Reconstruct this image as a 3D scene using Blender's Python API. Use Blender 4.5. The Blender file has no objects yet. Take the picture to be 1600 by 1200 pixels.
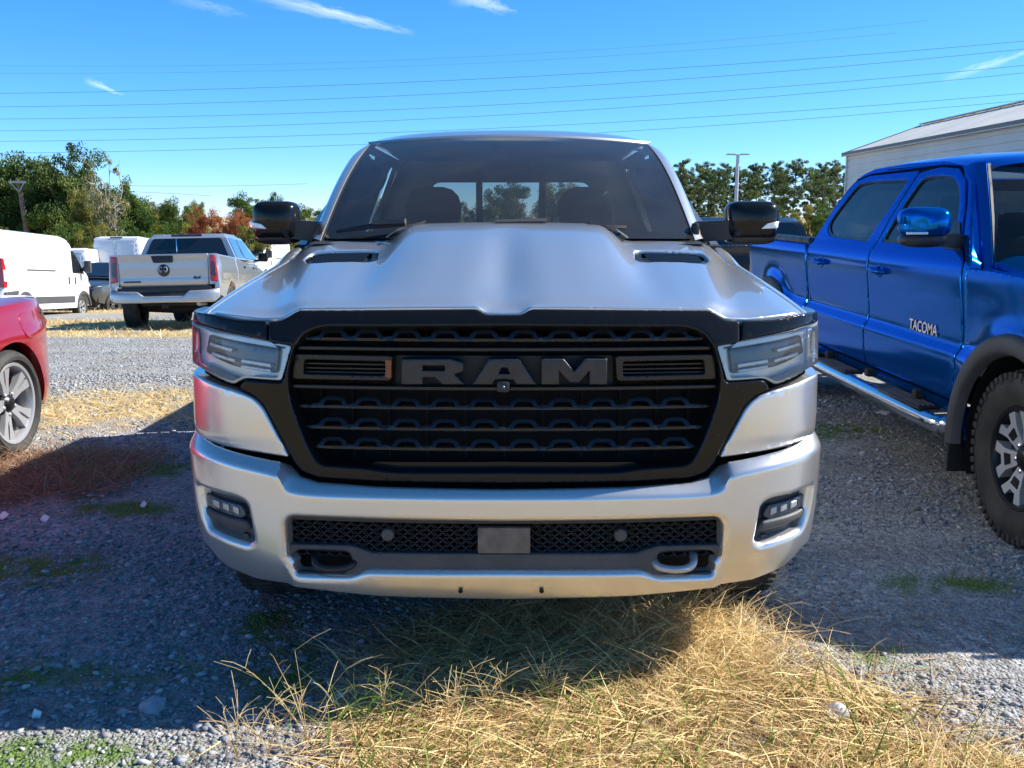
import bpy, bmesh, math, random
import numpy as np
from mathutils import Vector, Matrix
from mathutils.geometry import delaunay_2d_cdt

SC = bpy.context.scene
COL = SC.collection
random.seed(4); RNG = np.random.default_rng(7)
R = math.radians

# ------------------------------------------------------------------ camera
F_PX, CAM_H = 1500.0, 1.5                       # focal length in photo pixels (1600 wide), eye height
PITCH, YAW = math.atan(265 / F_PX), math.atan(6 / F_PX)
cam_d = bpy.data.cameras.new('camera'); cam = bpy.data.objects.new('camera', cam_d); COL.objects.link(cam)
cam_d.sensor_width = 36; cam_d.lens = 36 * F_PX / 1600; cam_d.clip_start = .05; cam_d.clip_end = 4000
cam.location = (0, 0, CAM_H); cam.rotation_euler = (math.pi / 2 - PITCH, 0, YAW)
SC.camera = cam
SC.cycles.max_bounces = 6; SC.cycles.diffuse_bounces = 2; SC.cycles.glossy_bounces = 3; SC.cycles.transmission_bounces = 3; SC.cycles.transparent_max_bounces = 8
_c, _s = math.cos(PITCH), math.sin(PITCH)
FWD = np.array([-math.sin(YAW) * _c, math.cos(YAW) * _c, -_s]); RGT = np.array([math.cos(YAW), math.sin(YAW), 0]); UPV = np.cross(RGT, FWD)
CO = np.array([0, 0, CAM_H])
def ray(u, v): return RGT * ((u - 800) / F_PX) - UPV * ((v - 600) / F_PX) + FWD
def atY(u, v, y): d = ray(u, v); return CO + d * (y / d[1])
def atZ(u, v, z): d = ray(u, v); return CO + d * ((z - CAM_H) / d[2])
def atX(u, v, x): d = ray(u, v); return CO + d * (x / d[0])

# ------------------------------------------------------------------ sky, sun, exposure
SUN_EL, SUN_AZ = R(40), R(79)                   # azimuth clockwise from +Y
SUN_DIR = Vector((math.cos(SUN_EL) * math.sin(SUN_AZ), math.cos(SUN_EL) * math.cos(SUN_AZ), math.sin(SUN_EL)))
SC.view_settings.view_transform = 'Standard'; SC.view_settings.look = 'None'
SC.view_settings.gamma = 1; SC.view_settings.use_curve_mapping = False
SC.view_settings.exposure = 1.0
w = bpy.data.worlds.new('World'); SC.world = w; w.use_nodes = True
nt = w.node_tree; N = nt.nodes; L = nt.links
N.clear()
wo = N.new('ShaderNodeOutputWorld'); bg = N.new('ShaderNodeBackground'); bg.inputs['Strength'].default_value = 0.1
sky = N.new('ShaderNodeTexSky'); sky.sky_type = 'NISHITA'; sky.sun_disc = False
sky.sun_elevation = SUN_EL; sky.sun_rotation = SUN_AZ; sky.altitude = 3000; sky.air_density = 1.0; sky.dust_density = 0.0; sky.ozone_density = 8.0
tc = N.new('ShaderNodeTexCoord')
def wmath(op, a, b=None, c=None):
    n = N.new('ShaderNodeMath'); n.operation = op
    for i, x in enumerate((a, b, c)):
        if x is None: continue
        if isinstance(x, (int, float)): n.inputs[i].default_value = x
        else: L.new(x, n.inputs[i])
    return n.outputs[0]
def wdot(vec):
    n = N.new('ShaderNodeVectorMath'); n.operation = 'DOT_PRODUCT'; n.inputs[1].default_value = tuple(vec); L.new(tc.outputs['Generated'], n.inputs[0]); return n.outputs['Value']
def unit(a): a = np.array(a, float); return a / np.linalg.norm(a)
def wisp(p0, p1, width, amp, seed):
    """thin cirrus streak between two directions of the sky"""
    d0, d1 = unit(ray(*p0)), unit(ray(*p1)); m = unit(d0 + d1); e1 = unit(d1 - d0); e2 = np.cross(m, e1); half = np.linalg.norm(d1 - d0) / 2
    a = wmath('DIVIDE', wdot(e1), half); b = wmath('DIVIDE', wdot(e2), width)
    cmb = N.new('ShaderNodeCombineXYZ'); L.new(wmath('MULTIPLY', a, 2.2), cmb.inputs[0]); L.new(wmath('MULTIPLY', b, 2.0), cmb.inputs[1]); cmb.inputs[2].default_value = seed
    nz = N.new('ShaderNodeTexNoise'); nz.inputs['Scale'].default_value = 1.4; nz.inputs['Detail'].default_value = 6; nz.inputs['Roughness'].default_value = .6; L.new(cmb.outputs[0], nz.inputs['Vector'])
    fa = wmath('SUBTRACT', 1.0, wmath('POWER', wmath('ABSOLUTE', a), 2.0)); fa = wmath('MAXIMUM', fa, 0.0)
    off = wmath('MULTIPLY', wmath('SUBTRACT', nz.outputs[0], .5), 1.6)
    bb = wmath('ADD', b, off)
    taper = wmath('MULTIPLY_ADD', a, -.35, .65)
    fb = wmath('MAXIMUM', wmath('SUBTRACT', 1.0, wmath('DIVIDE', wmath('ABSOLUTE', bb), taper)), 0.0)
    front = wmath('GREATER_THAN', wdot(m), .5)
    k = wmath('MULTIPLY', wmath('MULTIPLY', fa, fb), wmath('MULTIPLY', wmath('MULTIPLY', nz.outputs[0], 1.9), amp))
    return wmath('MULTIPLY', k, front)
sep = N.new('ShaderNodeSeparateColor'); L.new(sky.outputs[0], sep.inputs[0]); hs = N.new('ShaderNodeCombineColor')   # colder, cleaner blue than the raw sky model
L.new(wmath('MULTIPLY', wmath('POWER', sep.outputs[0], 1.45), .46), hs.inputs[0]); L.new(wmath('MULTIPLY', sep.outputs[1], .97), hs.inputs[1]); L.new(wmath('MULTIPLY', sep.outputs[2], 1.12), hs.inputs[2])
tot = None
for i, args in enumerate((((385, -14), (650, 54), .010, .36), ((700, -10), (810, 20), .011, .32), ((1470, 126), (1640, 70), .006, .25), ((130, 124), (195, 150), .0045, .32), ((260, -8), (390, 26), .010, .10))):
    k = wisp(*args, seed=3.7 * i)
    tot = k if tot is None else wmath('ADD', tot, k)
mx = N.new('ShaderNodeMixRGB'); mx.inputs['Color2'].default_value = (8.2, 8.6, 9.0, 1)
L.new(wmath('MINIMUM', tot, .9), mx.inputs['Fac']); L.new(hs.outputs[0], mx.inputs['Color1']); L.new(mx.outputs[0], bg.inputs['Color']); L.new(bg.outputs[0], wo.inputs['Surface'])

sun_d = bpy.data.lights.new('sun', 'SUN'); sun_d.energy = 5.0; sun_d.angle = R(.5); sun_d.color = (1, .95, .87)
sun = bpy.data.objects.new('sun', sun_d); COL.objects.link(sun); sun.rotation_euler = SUN_DIR.to_track_quat('Z', 'Y').to_euler(); sun.location = (30, 6, 30)

# ------------------------------------------------------------------ materials
def nodes_of(name):
    m = bpy.data.materials.new(name); m.use_nodes = True
    return m, m.node_tree.nodes, m.node_tree.links
def pm(name, col, rough=.5, metal=0., coat=0., spec=.5, noise=None, bump=None, emis=None, rnoise=None, trans=0, coatr=.03):
    m, n, l = nodes_of(name); b = n['Principled BSDF']
    b.inputs['Base Color'].default_value = (*col, 1); b.inputs['Roughness'].default_value = rough; b.inputs['Metallic'].default_value = metal
    b.inputs['Coat Weight'].default_value = coat; b.inputs['Coat Roughness'].default_value = coatr; b.inputs['Specular IOR Level'].default_value = spec
    if trans: b.inputs['Transmission Weight'].default_value = trans
    if emis: b.inputs['Emission Color'].default_value = (*emis[:3], 1); b.inputs['Emission Strength'].default_value = emis[3]
    co = n.new('ShaderNodeTexCoord')
    if noise:
        nz = n.new('ShaderNodeTexNoise'); nz.inputs['Scale'].default_value = noise[0]; nz.inputs['Detail'].default_value = 5; l.new(co.outputs['Object'], nz.inputs['Vector'])
        rp = n.new('ShaderNodeValToRGB'); rp.color_ramp.elements[0].position = .3; rp.color_ramp.elements[1].position = .7
        a = noise[1]; rp.color_ramp.elements[0].color = tuple(c * (1 - a) for c in col) + (1,); c2 = noise[2] if len(noise) > 2 else tuple(min(1, c * (1 + a)) for c in col)
        rp.color_ramp.elements[1].color = (*c2, 1); l.new(nz.outputs[0], rp.inputs[0]); l.new(rp.outputs[0], b.inputs['Base Color'])
    if rnoise:
        nz = n.new('ShaderNodeTexNoise'); nz.inputs['Scale'].default_value = rnoise[0]; nz.inputs['Detail'].default_value = 6; l.new(co.outputs['Object'], nz.inputs['Vector'])
        mr = n.new('ShaderNodeMapRange'); mr.inputs[1].default_value = .35; mr.inputs[2].default_value = .7; mr.inputs[3].default_value = rnoise[1]; mr.inputs[4].default_value = rnoise[2]
        l.new(nz.outputs[0], mr.inputs[0]); l.new(mr.outputs[0], b.inputs['Coat Roughness' if coat else 'Roughness'])
    if bump:
        nz = n.new('ShaderNodeTexNoise'); nz.inputs['Scale'].default_value = bump[0]; nz.inputs['Detail'].default_value = 4; l.new(co.outputs['Object'], nz.inputs['Vector'])
        bp = n.new('ShaderNodeBump'); bp.inputs['Strength'].default_value = bump[1]; bp.inputs['Distance'].default_value = .01; l.new(nz.outputs[0], bp.inputs['Height']); l.new(bp.outputs[0], b.inputs['Normal'])
    return m
def glassm(name, tint, rough=0., haze=None):
    m, n, l = nodes_of(name); n.remove(n['Principled BSDF']); out = n['Material Output']
    fr = n.new('ShaderNodeFresnel'); fr.inputs[0].default_value = 1.52
    tr = n.new('ShaderNodeBsdfTransparent'); tr.inputs[0].default_value = (*tint, 1)
    gl = n.new('ShaderNodeBsdfGlossy'); gl.inputs['Roughness'].default_value = rough
    mix = n.new('ShaderNodeMixShader'); l.new(fr.outputs[0], mix.inputs[0]); l.new(tr.outputs[0], mix.inputs[1]); l.new(gl.outputs[0], mix.inputs[2])
    last = mix
    if haze:                                     # film of dust; on the windscreen it also paints a grey sky reflection
        df = n.new('ShaderNodeBsdfDiffuse'); df.inputs[0].default_value = (.55, .53, .5, 1); m2 = n.new('ShaderNodeMixShader')
        co = n.new('ShaderNodeTexCoord'); nz = n.new('ShaderNodeTexNoise'); nz.inputs['Scale'].default_value = 5; nz.inputs['Detail'].default_value = 7; l.new(co.outputs['Object'], nz.inputs['Vector'])
        mr = n.new('ShaderNodeMapRange'); mr.inputs[1].default_value = .35; mr.inputs[2].default_value = .75; mr.inputs[3].default_value = haze * .8; mr.inputs[4].default_value = haze * 1.25
        l.new(nz.outputs[0], mr.inputs[0]); l.new(mr.outputs[0], m2.inputs[0]); l.new(mix.outputs[0], m2.inputs[1]); l.new(df.outputs[0], m2.inputs[2]); last = m2
    l.new(last.outputs[0], out.inputs['Surface'])
    return m
def paint(name, col, metal, rough, speck=.25, dust=.0):
    """car paint: flake base under a clear coat, with a little dust and specks"""
    m = pm(name, col, rough, metal, 1., coatr=.03, rnoise=(3., .02, .09))
    n, l = m.node_tree.nodes, m.node_tree.links; b = n['Principled BSDF']; co = n.new('ShaderNodeTexCoord')
    vo = n.new('ShaderNodeTexVoronoi'); vo.inputs['Scale'].default_value = 26; l.new(co.outputs['Object'], vo.inputs['Vector'])
    lt = n.new('ShaderNodeMath'); lt.operation = 'LESS_THAN'; lt.inputs[1].default_value = .055; l.new(vo.outputs['Distance'], lt.inputs[0])
    nz = n.new('ShaderNodeTexNoise'); nz.inputs['Scale'].default_value = 6; nz.inputs['Detail'].default_value = 8; l.new(co.outputs['Object'], nz.inputs['Vector'])
    gt = n.new('ShaderNodeMapRange'); gt.inputs[1].default_value = .52; gt.inputs[2].default_value = .62; l.new(nz.outputs[0], gt.inputs[0])
    mu = n.new('ShaderNodeMath'); mu.operation = 'MULTIPLY'; l.new(lt.outputs[0], mu.inputs[0]); l.new(gt.outputs[0], mu.inputs[1])
    m2 = n.new('ShaderNodeMath'); m2.operation = 'MULTIPLY'; m2.inputs[1].default_value = speck; l.new(mu.outputs[0], m2.inputs[0])
    d0 = n.new('ShaderNodeMath'); d0.operation = 'MULTIPLY_ADD'; d0.inputs[1].default_value = dust; l.new(nz.outputs[0], d0.inputs[0]); l.new(m2.outputs[0], d0.inputs[2])
    mix = n.new('ShaderNodeMixRGB'); mix.inputs['Color1'].default_value = (*col, 1); mix.inputs['Color2'].default_value = (.62, .6, .56, 1); l.new(d0.outputs[0], mix.inputs['Fac']); l.new(mix.outputs[0], b.inputs['Base Color'])
    return m
M = {}
M['silver'] = paint('silver_paint', (.70, .685, .665), .80, .30, .45, .06)
M['silver_far'] = paint('silver_paint_aged', (.48, .49, .50), .7, .34, .1, .1)
M['blue'] = paint('blue_paint', (.0, .13, .44), .80, .14, .10, .0); _b = M['blue'].node_tree.nodes['Principled BSDF']; _b.inputs['Coat Weight'].default_value = .12; _b.inputs['Specular Tint'].default_value = (.08, .46, 1., 1); _b.inputs['Specular IOR Level'].default_value = .2
M['red'] = paint('red_paint', (.36, .004, .012), .35, .25, .05, .0)
M['white'] = paint('white_paint', (.80, .80, .79), 0., .35, .05, .03)
M['black_paint'] = paint('black_paint', (.012, .012, .014), .2, .3, .1, .02)
M['grey_paint'] = paint('grey_paint', (.09, .10, .115), .6, .3, .1, .03)
M['gloss_black'] = paint('gloss_black_trim', (.006, .006, .007), .0, .3, .12, .006)
M['gloss_black'].node_tree.nodes['Principled BSDF'].inputs['Specular IOR Level'].default_value = .05; M['gloss_black'].node_tree.nodes['Principled BSDF'].inputs['Coat Weight'].default_value = .5
M['black_plastic'] = pm('black_plastic', (.017, .017, .018), .42, bump=(260, .06), rnoise=(9, .32, .55))
M['bar_black'] = pm('satin_black_bar', (.010, .010, .012), .28, .0, rnoise=(14, .22, .42))
M['letter'] = pm('letter_grey', (.030, .030, .033), .38, .1, noise=(40, .2), bump=(300, .05))
M['grey_plastic'] = pm('grey_plastic', (.062, .063, .066), .55, bump=(300, .06), noise=(12, .18))
M['flare'] = pm('flare_plastic', (.05, .053, .058), .62, bump=(220, .06), noise=(6, .2))
M['void'] = pm('deep_black', (.006, .006, .006), .85)
M['rubber'] = pm('rubber', (.022, .022, .022), .78, noise=(7, .3, (.05, .047, .042)), bump=(120, .15))
M['rim_dark'] = pm('dark_alloy', (.03, .03, .033), .35, .7)
M['rim_bright'] = pm('machined_alloy', (.66, .67, .69), .34, .55)
M['rim_grey'] = pm('grey_alloy', (.45, .45, .46), .36, .5)
M['chrome'] = pm('chrome', (.75, .76, .78), .10, 1., rnoise=(20, .06, .2))
M['reflector'] = pm('lamp_reflector', (.62, .66, .68), .22, .45)
M['lamp_dark'] = pm('lamp_bezel', (.075, .10, .13), .16, .5)
M['led'] = pm('lamp_optic', (.80, .83, .85), .12, .2, coat=.6)
M['lens'] = glassm('headlamp_lens', (.90, .93, .95), .01, haze=.03)
M['screen'] = glassm('windscreen_glass', (.52, .58, .58), 0, haze=.035)
M['tint'] = glassm('tinted_glass', (.16, .19, .21), 0, haze=.02)
M['tint_far'] = pm('dark_window', (.012, .015, .02), .04, coat=1.)
M['red_lens'] = pm('red_lens', (.42, .012, .015), .12, coat=1., noise=(30, .3))
M['smoke_lens'] = pm('smoked_lens', (.05, .012, .014), .1, coat=1.)
M['amber'] = pm('amber_lens', (.16, .025, .015), .2, coat=.8)
M['mesh'] = pm('mesh_plastic', (.016, .016, .018), .5)
M['plate'] = pm('plate_bracket', (.15, .12, .10), .6, noise=(25, .25))
M['cloth'] = pm('seat_cloth', (.028, .028, .03), .85, noise=(30, .2))
M['trim_beige'] = pm('pillar_trim', (.42, .43, .40), .7)
M['dash'] = pm('dash_plastic', (.03, .03, .031), .6)
M['paper'] = pm('paper', (.82, .82, .80), .8, noise=(30, .05))
M['steel'] = pm('galvanised_steel', (.45, .46, .47), .45, .6, noise=(8, .15))
M['wood'] = pm('weathered_wood', (.20, .14, .10), .9, noise=(5, .3), bump=(30, .3))
M['wire'] = pm('cable', (.10, .11, .13), .6)
M['badge_bright'] = pm('badge_chrome', (.8, .8, .82), .18, .9)
M['badge_dark'] = pm('badge_dark', (.03, .03, .03), .4)
M['siding'] = pm('painted_siding', (.68, .65, .58), .55, noise=(.8, .07), bump=(3, .04))
M['roof_metal'] = pm('roof_sheet', (.62, .59, .52), .5, .0, noise=(.6, .1))
M['fascia'] = pm('fascia_trim', (.22, .20, .18), .6)
M['underbody'] = pm('underbody', (.018, .017, .016), .8)
def leafm(name, c0, c1, tr=.35):
    m, n, l = nodes_of(name); b = n['Principled BSDF']; out = n['Material Output']
    at = n.new('ShaderNodeAttribute'); at.attribute_name = 'tone'
    rp = n.new('ShaderNodeMixRGB'); rp.inputs['Color1'].default_value = (*c0, 1); rp.inputs['Color2'].default_value = (*c1, 1); l.new(at.outputs['Fac'], rp.inputs['Fac'])
    b.inputs['Roughness'].default_value = .65; b.inputs['Specular IOR Level'].default_value = .25; l.new(rp.outputs[0], b.inputs['Base Color'])
    t = n.new('ShaderNodeBsdfTranslucent'); l.new(rp.outputs[0], t.inputs[0]); mx = n.new('ShaderNodeMixShader'); mx.inputs[0].default_value = tr
    l.new(b.outputs[0], mx.inputs[1]); l.new(t.outputs[0], mx.inputs[2]); l.new(mx.outputs[0], out.inputs['Surface']); return m
M['leaf_dark'] = leafm('leaf_dark', (.03, .06, .015), (.16, .22, .05))
M['leaf_green'] = leafm('leaf_green', (.03, .08, .012), (.19, .26, .05))
M['leaf_yellow'] = leafm('leaf_yellow', (.09, .11, .02), (.38, .34, .07))
M['leaf_orange'] = leafm('leaf_orange', (.20, .05, .022), (.46, .17, .06))
M['leaf_sparse'] = leafm('leaf_sparse', (.14, .15, .05), (.42, .38, .16))
M['leaf_pine'] = leafm('leaf_pine', (.05, .09, .03), (.22, .28, .10))
M['bark'] = pm('bark', (.13, .10, .08), .95, noise=(3, .35))
M['bark_pale'] = pm('bark_pale', (.38, .33, .27), .95, noise=(3, .25))
M['straw'] = leafm('straw', (.40, .25, .08), (1.0, .78, .40), .2)
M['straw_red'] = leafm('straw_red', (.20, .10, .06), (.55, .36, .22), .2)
M['grass'] = leafm('green_grass', (.05, .13, .012), (.24, .36, .06), .35)
def stonem():
    m, n, l = nodes_of('gravel_stone'); b = n['Principled BSDF']; at = n.new('ShaderNodeAttribute'); at.attribute_name = 'tone'
    rp = n.new('ShaderNodeValToRGB'); e = rp.color_ramp.elements; e[0].color = (.13, .135, .14, 1); e[1].color = (.55, .55, .54, 1); e[1].position = 1; k = e.new(.55); k.color = (.29, .295, .30, 1)
    l.new(at.outputs['Fac'], rp.inputs[0]); l.new(rp.outputs[0], b.inputs['Base Color']); b.inputs['Roughness'].default_value = .85; return m
M['stone'] = stonem()

# ------------------------------------------------------------------ mesh helpers
ORG = np.zeros(3)
def set_org(*a):
    global ORG
    ORG = np.array(a, float)
def link(o, parent=None):
    COL.objects.link(o)
    if parent is not None: o.parent = parent
    return o
def mk(name, V, Fc, mat, parent=None, smooth=True, angle=38, attr=None):
    V = np.asarray(V, float).reshape(-1, 3) - ORG
    me = bpy.data.meshes.new(name); me.from_pydata(V.tolist(), [], [list(map(int, f)) for f in Fc]); me.update()
    if smooth:
        me.polygons.foreach_set('use_smooth', [True] * len(me.polygons)); me.set_sharp_from_angle(angle=R(angle))
    if attr is not None:
        a = me.attributes.new('tone', 'FLOAT', 'FACE' if len(attr) == len(me.polygons) else 'POINT'); a.data.foreach_set('value', np.asarray(attr, np.float32))
    me.materials.append(M[mat] if isinstance(mat, str) else mat)
    return link(bpy.data.objects.new(name, me), parent)
def fast_mesh(name, V, Fq, mat, parent=None, attr=None, smooth=False):
    """all faces have the same corner count"""
    V = np.ascontiguousarray(V, np.float32).reshape(-1, 3); Fq = np.ascontiguousarray(Fq, np.int32); k = Fq.shape[1]
    me = bpy.data.meshes.new(name); me.vertices.add(len(V)); me.vertices.foreach_set('co', V.ravel())
    me.loops.add(Fq.size); me.loops.foreach_set('vertex_index', Fq.ravel())
    me.polygons.add(len(Fq)); me.polygons.foreach_set('loop_start', np.arange(0, Fq.size, k, dtype=np.int32)); me.polygons.foreach_set('loop_total', np.full(len(Fq), k, np.int32))
    if smooth: me.polygons.foreach_set('use_smooth', np.ones(len(Fq), bool))
    me.update(calc_edges=True)
    if attr is not None:
        a = me.attributes.new('tone', 'FLOAT', 'FACE' if len(attr) == len(Fq) else 'POINT'); a.data.foreach_set('value', np.ascontiguousarray(attr, np.float32))
    me.materials.append(M[mat] if isinstance(mat, str) else mat)
    return link(bpy.data.objects.new(name, me), parent)
def thing(name, label, cat, loc=(0, 0, 0), rot=(0, 0, 0), group=None):
    o = bpy.data.objects.new(name, None); COL.objects.link(o); o.location = loc; o.rotation_euler = rot; o.empty_display_size = .2
    return tag(o, label, cat, group)
def tag(o, label=None, cat=None, group=None, kind=None):
    if label: o['label'] = label
    if cat: o['category'] = cat
    if group: o['group'] = group
    if kind: o['kind'] = kind
    return o
def dup(root, loc, rot, label, group=None, name=None):
    r = root.copy(); COL.objects.link(r); r.location = loc; r.rotation_euler = rot; r['label'] = label
    if group: r['group'] = group
    if name: r.name = name
    def rec(a, b):
        for ch in list(a.children):
            c = ch.copy(); COL.objects.link(c); c.parent = b; rec(ch, c)
    rec(root, r); return r
def smooth(a, b, x): t = np.clip((x - a) / (b - a), 0, 1); return t * t * (3 - 2 * t)
def catmull(pts, n=12):
    p = np.array(pts, float); p = np.vstack([2 * p[0] - p[1], p, 2 * p[-1] - p[-2]]); out = []
    for i in range(1, len(p) - 2):
        for t in np.linspace(0, 1, n, endpoint=False):
            a, b, c, d = p[i - 1], p[i], p[i + 1], p[i + 2]
            out.append(.5 * (2 * b + (c - a) * t + (2 * a - 5 * b + 4 * c - d) * t ** 2 + (3 * b - a - 3 * c + d) * t ** 3))
    out.append(p[-2]); return np.array(out)
def resample(poly, sp, closed=True):
    p = np.asarray(poly, float); out = []; n = len(p)
    for i in range(n if closed else n - 1):
        a, b = p[i], p[(i + 1) % n]; k = max(1, int(math.ceil(np.linalg.norm(b - a) / sp)))
        for j in range(k): out.append(a + (b - a) * j / k)
    if not closed: out.append(p[-1])
    return np.array(out)
def fillet(poly, r, seg=5):
    """round the corners of a closed polygon; r a number or one per corner"""
    p = np.asarray(poly, float); n = len(p); out = []
    for i in range(n):
        ri = r[i] if hasattr(r, '__len__') else r
        a, b, c = p[i - 1], p[i], p[(i + 1) % n]; la, lc = np.linalg.norm(a - b), np.linalg.norm(c - b)
        k = min(ri, la * .48, lc * .48)
        if k < 1e-4: out.append(b); continue
        s, e = b + (a - b) / la * k, b + (c - b) / lc * k
        for t in np.linspace(0, 1, seg): out.append((1 - t) ** 2 * s + 2 * t * (1 - t) * b + t * t * e)
    return np.array(out)
def inside(P, poly):
    x, y = P[:, 0], P[:, 1]; r = np.zeros(len(P), bool); a = poly; b = np.roll(poly, -1, 0)
    for (x0, y0), (x1, y1) in zip(a, b):
        if y0 == y1: continue
        c = ((y0 > y) != (y1 > y)) & (x < (x1 - x0) * (y - y0) / (y1 - y0) + x0); r ^= c
    return r
def segdist(P, poly, closed=True):
    a = np.asarray(poly); b = np.roll(a, -1, 0)
    if not closed: a, b = a[:-1], b[:-1]
    d = np.full(len(P), 1e9)
    for p, q in zip(a, b):
        v = q - p; l2 = v @ v
        if l2 < 1e-14: continue
        t = np.clip(((P - p) @ v) / l2, 0, 1); e = P - (p + t[:, None] * v); d = np.minimum(d, np.einsum('ij,ij->i', e, e))
    return np.sqrt(d)
def rollf(d, r):
    if r <= 0: return np.zeros_like(d)
    t = np.clip(r - d, 0, r); return r - np.sqrt(np.maximum(r * r - t * t, 0))
def panel(name, outl, fm, mat, parent=None, holes=(), sp=.03, out=(0, -1, 0), flange=.02, roll=0., hroll=0., sides=(1,), bsp=None, soft=None, smooth_=True, angle=40, strip=None):
    """a body panel: 2-D outline with holes, filled by constrained Delaunay, mapped to 3-D by fm, edges rolled inward and flanged"""
    bsp = bsp or sp; loops = [resample(outl, bsp)] + [resample(h, bsp) for h in holes]
    o = loops[0]; lo, hi = o.min(0), o.max(0)
    gx, gy = np.arange(lo[0] + sp * .37, hi[0], sp), np.arange(lo[1] + sp * .41, hi[1], sp * .87)
    G = np.array([(x + (sp / 2 if j & 1 else 0), y) for j, y in enumerate(gy) for x in gx]).reshape(-1, 2)
    extra = []
    for li, lp in enumerate(loops):
        r = (roll if li == 0 else hroll)
        if r <= 0: continue
        t = np.roll(lp, -1, 0) - np.roll(lp, 1, 0); t /= np.linalg.norm(t, axis=1)[:, None] + 1e-9; nn = np.stack([-t[:, 1], t[:, 0]], 1)
        for k in (.05, .18, .4, .7, 1.):
            for sg in (1, -1):
                q = lp + nn * sg * r * k; ok = segdist(q, lp) > r * k * .9; extra.append(q[ok])
    if extra: 
        E = np.vstack(extra); G = np.vstack([G[segdist(G, loops[0]) > 0], E]) if len(G) else E
    def ok(P):
        m = inside(P, loops[0])
        for h in loops[1:]: m &= ~inside(P, h)
        return m
    if len(G):
        G = G[ok(G)]
        d = np.min([segdist(G, lp) for lp in loops], 0) if len(G) else np.zeros(0)
        lim = .35 * bsp
        rr = max(roll, hroll)
        keep = d > (min(lim, rr * .04) if rr > 0 else lim); G = G[keep]
    pts = [Vector(p) for lp in loops for p in lp] + [Vector(p) for p in G]; edges = []; k0 = 0
    for lp in loops:
        n = len(lp); edges += [(k0 + i, k0 + (i + 1) % n) for i in range(n)]; k0 += n
    vs, es, fs, *_ = delaunay_2d_cdt(pts, edges, [], 0, 1e-5)
    P2 = np.array([tuple(v) for v in vs]); T = np.array(fs)
    T = T[ok(P2[T].mean(1))]
    def place(P):
        p = fm(P[:, 0], P[:, 1]); e = .002
        n = np.cross(fm(P[:, 0] + e, P[:, 1]) - fm(P[:, 0] - e, P[:, 1]), fm(P[:, 0], P[:, 1] + e) - fm(P[:, 0], P[:, 1] - e))
        n /= np.linalg.norm(n, axis=1)[:, None] + 1e-12
        if (n @ np.array(out)).mean() < 0: n = -n
        dd = rollf(segdist(P, loops[0]), roll)
        if soft: dd = dd + rollf(segdist(P, soft[0], False), soft[1])
        if hroll:
            for h in loops[1:]: dd = np.maximum(dd, rollf(segdist(P, h), hroll))
        return p - n * dd[:, None], n
    V, n = place(P2)
    fn = np.cross(V[T[:, 1]] - V[T[:, 0]], V[T[:, 2]] - V[T[:, 0]]); fl = np.einsum('ij,ij->i', fn, n[T].mean(1)) < 0
    T[fl] = T[fl][:, ::-1]
    Vl = [V]; Fl = [list(t) for t in T]; base = len(V)
    if flange:
        for lp in loops:
            a, nn = place(lp); b = a - nn * flange; m = len(lp); Vl += [a, b]
            for i in range(m):
                j = (i + 1) % m; Fl.append([base + i, base + j, base + m + j, base + m + i])
            base += 2 * m
    if strip is not None:                        # join this outline to its mirror image: one closed slab
        lp = loops[0]; a, nn = place(lp); m = len(lp); b = a * np.array([-1, 1, 1]); c = (a + b) / 2; w_ = np.linspace(0, 1, strip + 1)
        rows = [a * (1 - t) + b * t for t in w_]; Vl += rows
        for r_ in range(strip):
            for i in range(m):
                j = (i + 1) % m; Fl.append([base + r_ * m + i, base + r_ * m + j, base + (r_ + 1) * m + j, base + (r_ + 1) * m + i])
        base += m * (strip + 1)
        V2 = V * np.array([-1, 1, 1]); Vl.append(V2); Fl += [[base + t[2], base + t[1], base + t[0]] for t in T]
    V = np.vstack(Vl); res = []
    if strip is not None:
        me_o = mk(name, V, Fl, mat, parent, smooth_, angle); bm = bmesh.new(); bm.from_mesh(me_o.data); bmesh.ops.remove_doubles(bm, verts=bm.verts, dist=1e-4); bmesh.ops.recalc_face_normals(bm, faces=bm.faces); bm.to_mesh(me_o.data); bm.free()
        me_o.data.set_sharp_from_angle(angle=R(angle)); return me_o
    for s in sides:
        res.append(mk(name, V * np.array([s, 1, 1]), Fl if s == 1 else [f[::-1] for f in Fl], mat, parent, smooth_, angle))
    return res if len(res) > 1 else res[0]
def loft(name, rows, mat, parent=None, closed=False, caps=False, sides=(1,), angle=38):
    rows = [np.asarray(r, float) for r in rows]; n = len(rows[0]); V = np.vstack(rows); Fc = []
    for i in range(len(rows) - 1):
        for j in range(n if closed else n - 1):
            k = (j + 1) % n; Fc.append([i * n + j, i * n + k, (i + 1) * n + k, (i + 1) * n + j])
    if caps: Fc.append(list(range(n))[::-1]); Fc.append([(len(rows) - 1) * n + j for j in range(n)])
    res = [mk(name, V * np.array([s, 1, 1]), Fc if s == 1 else [f[::-1] for f in Fc], mat, parent, True, angle) for s in sides]
    return res if len(res) > 1 else res[0]
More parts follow.
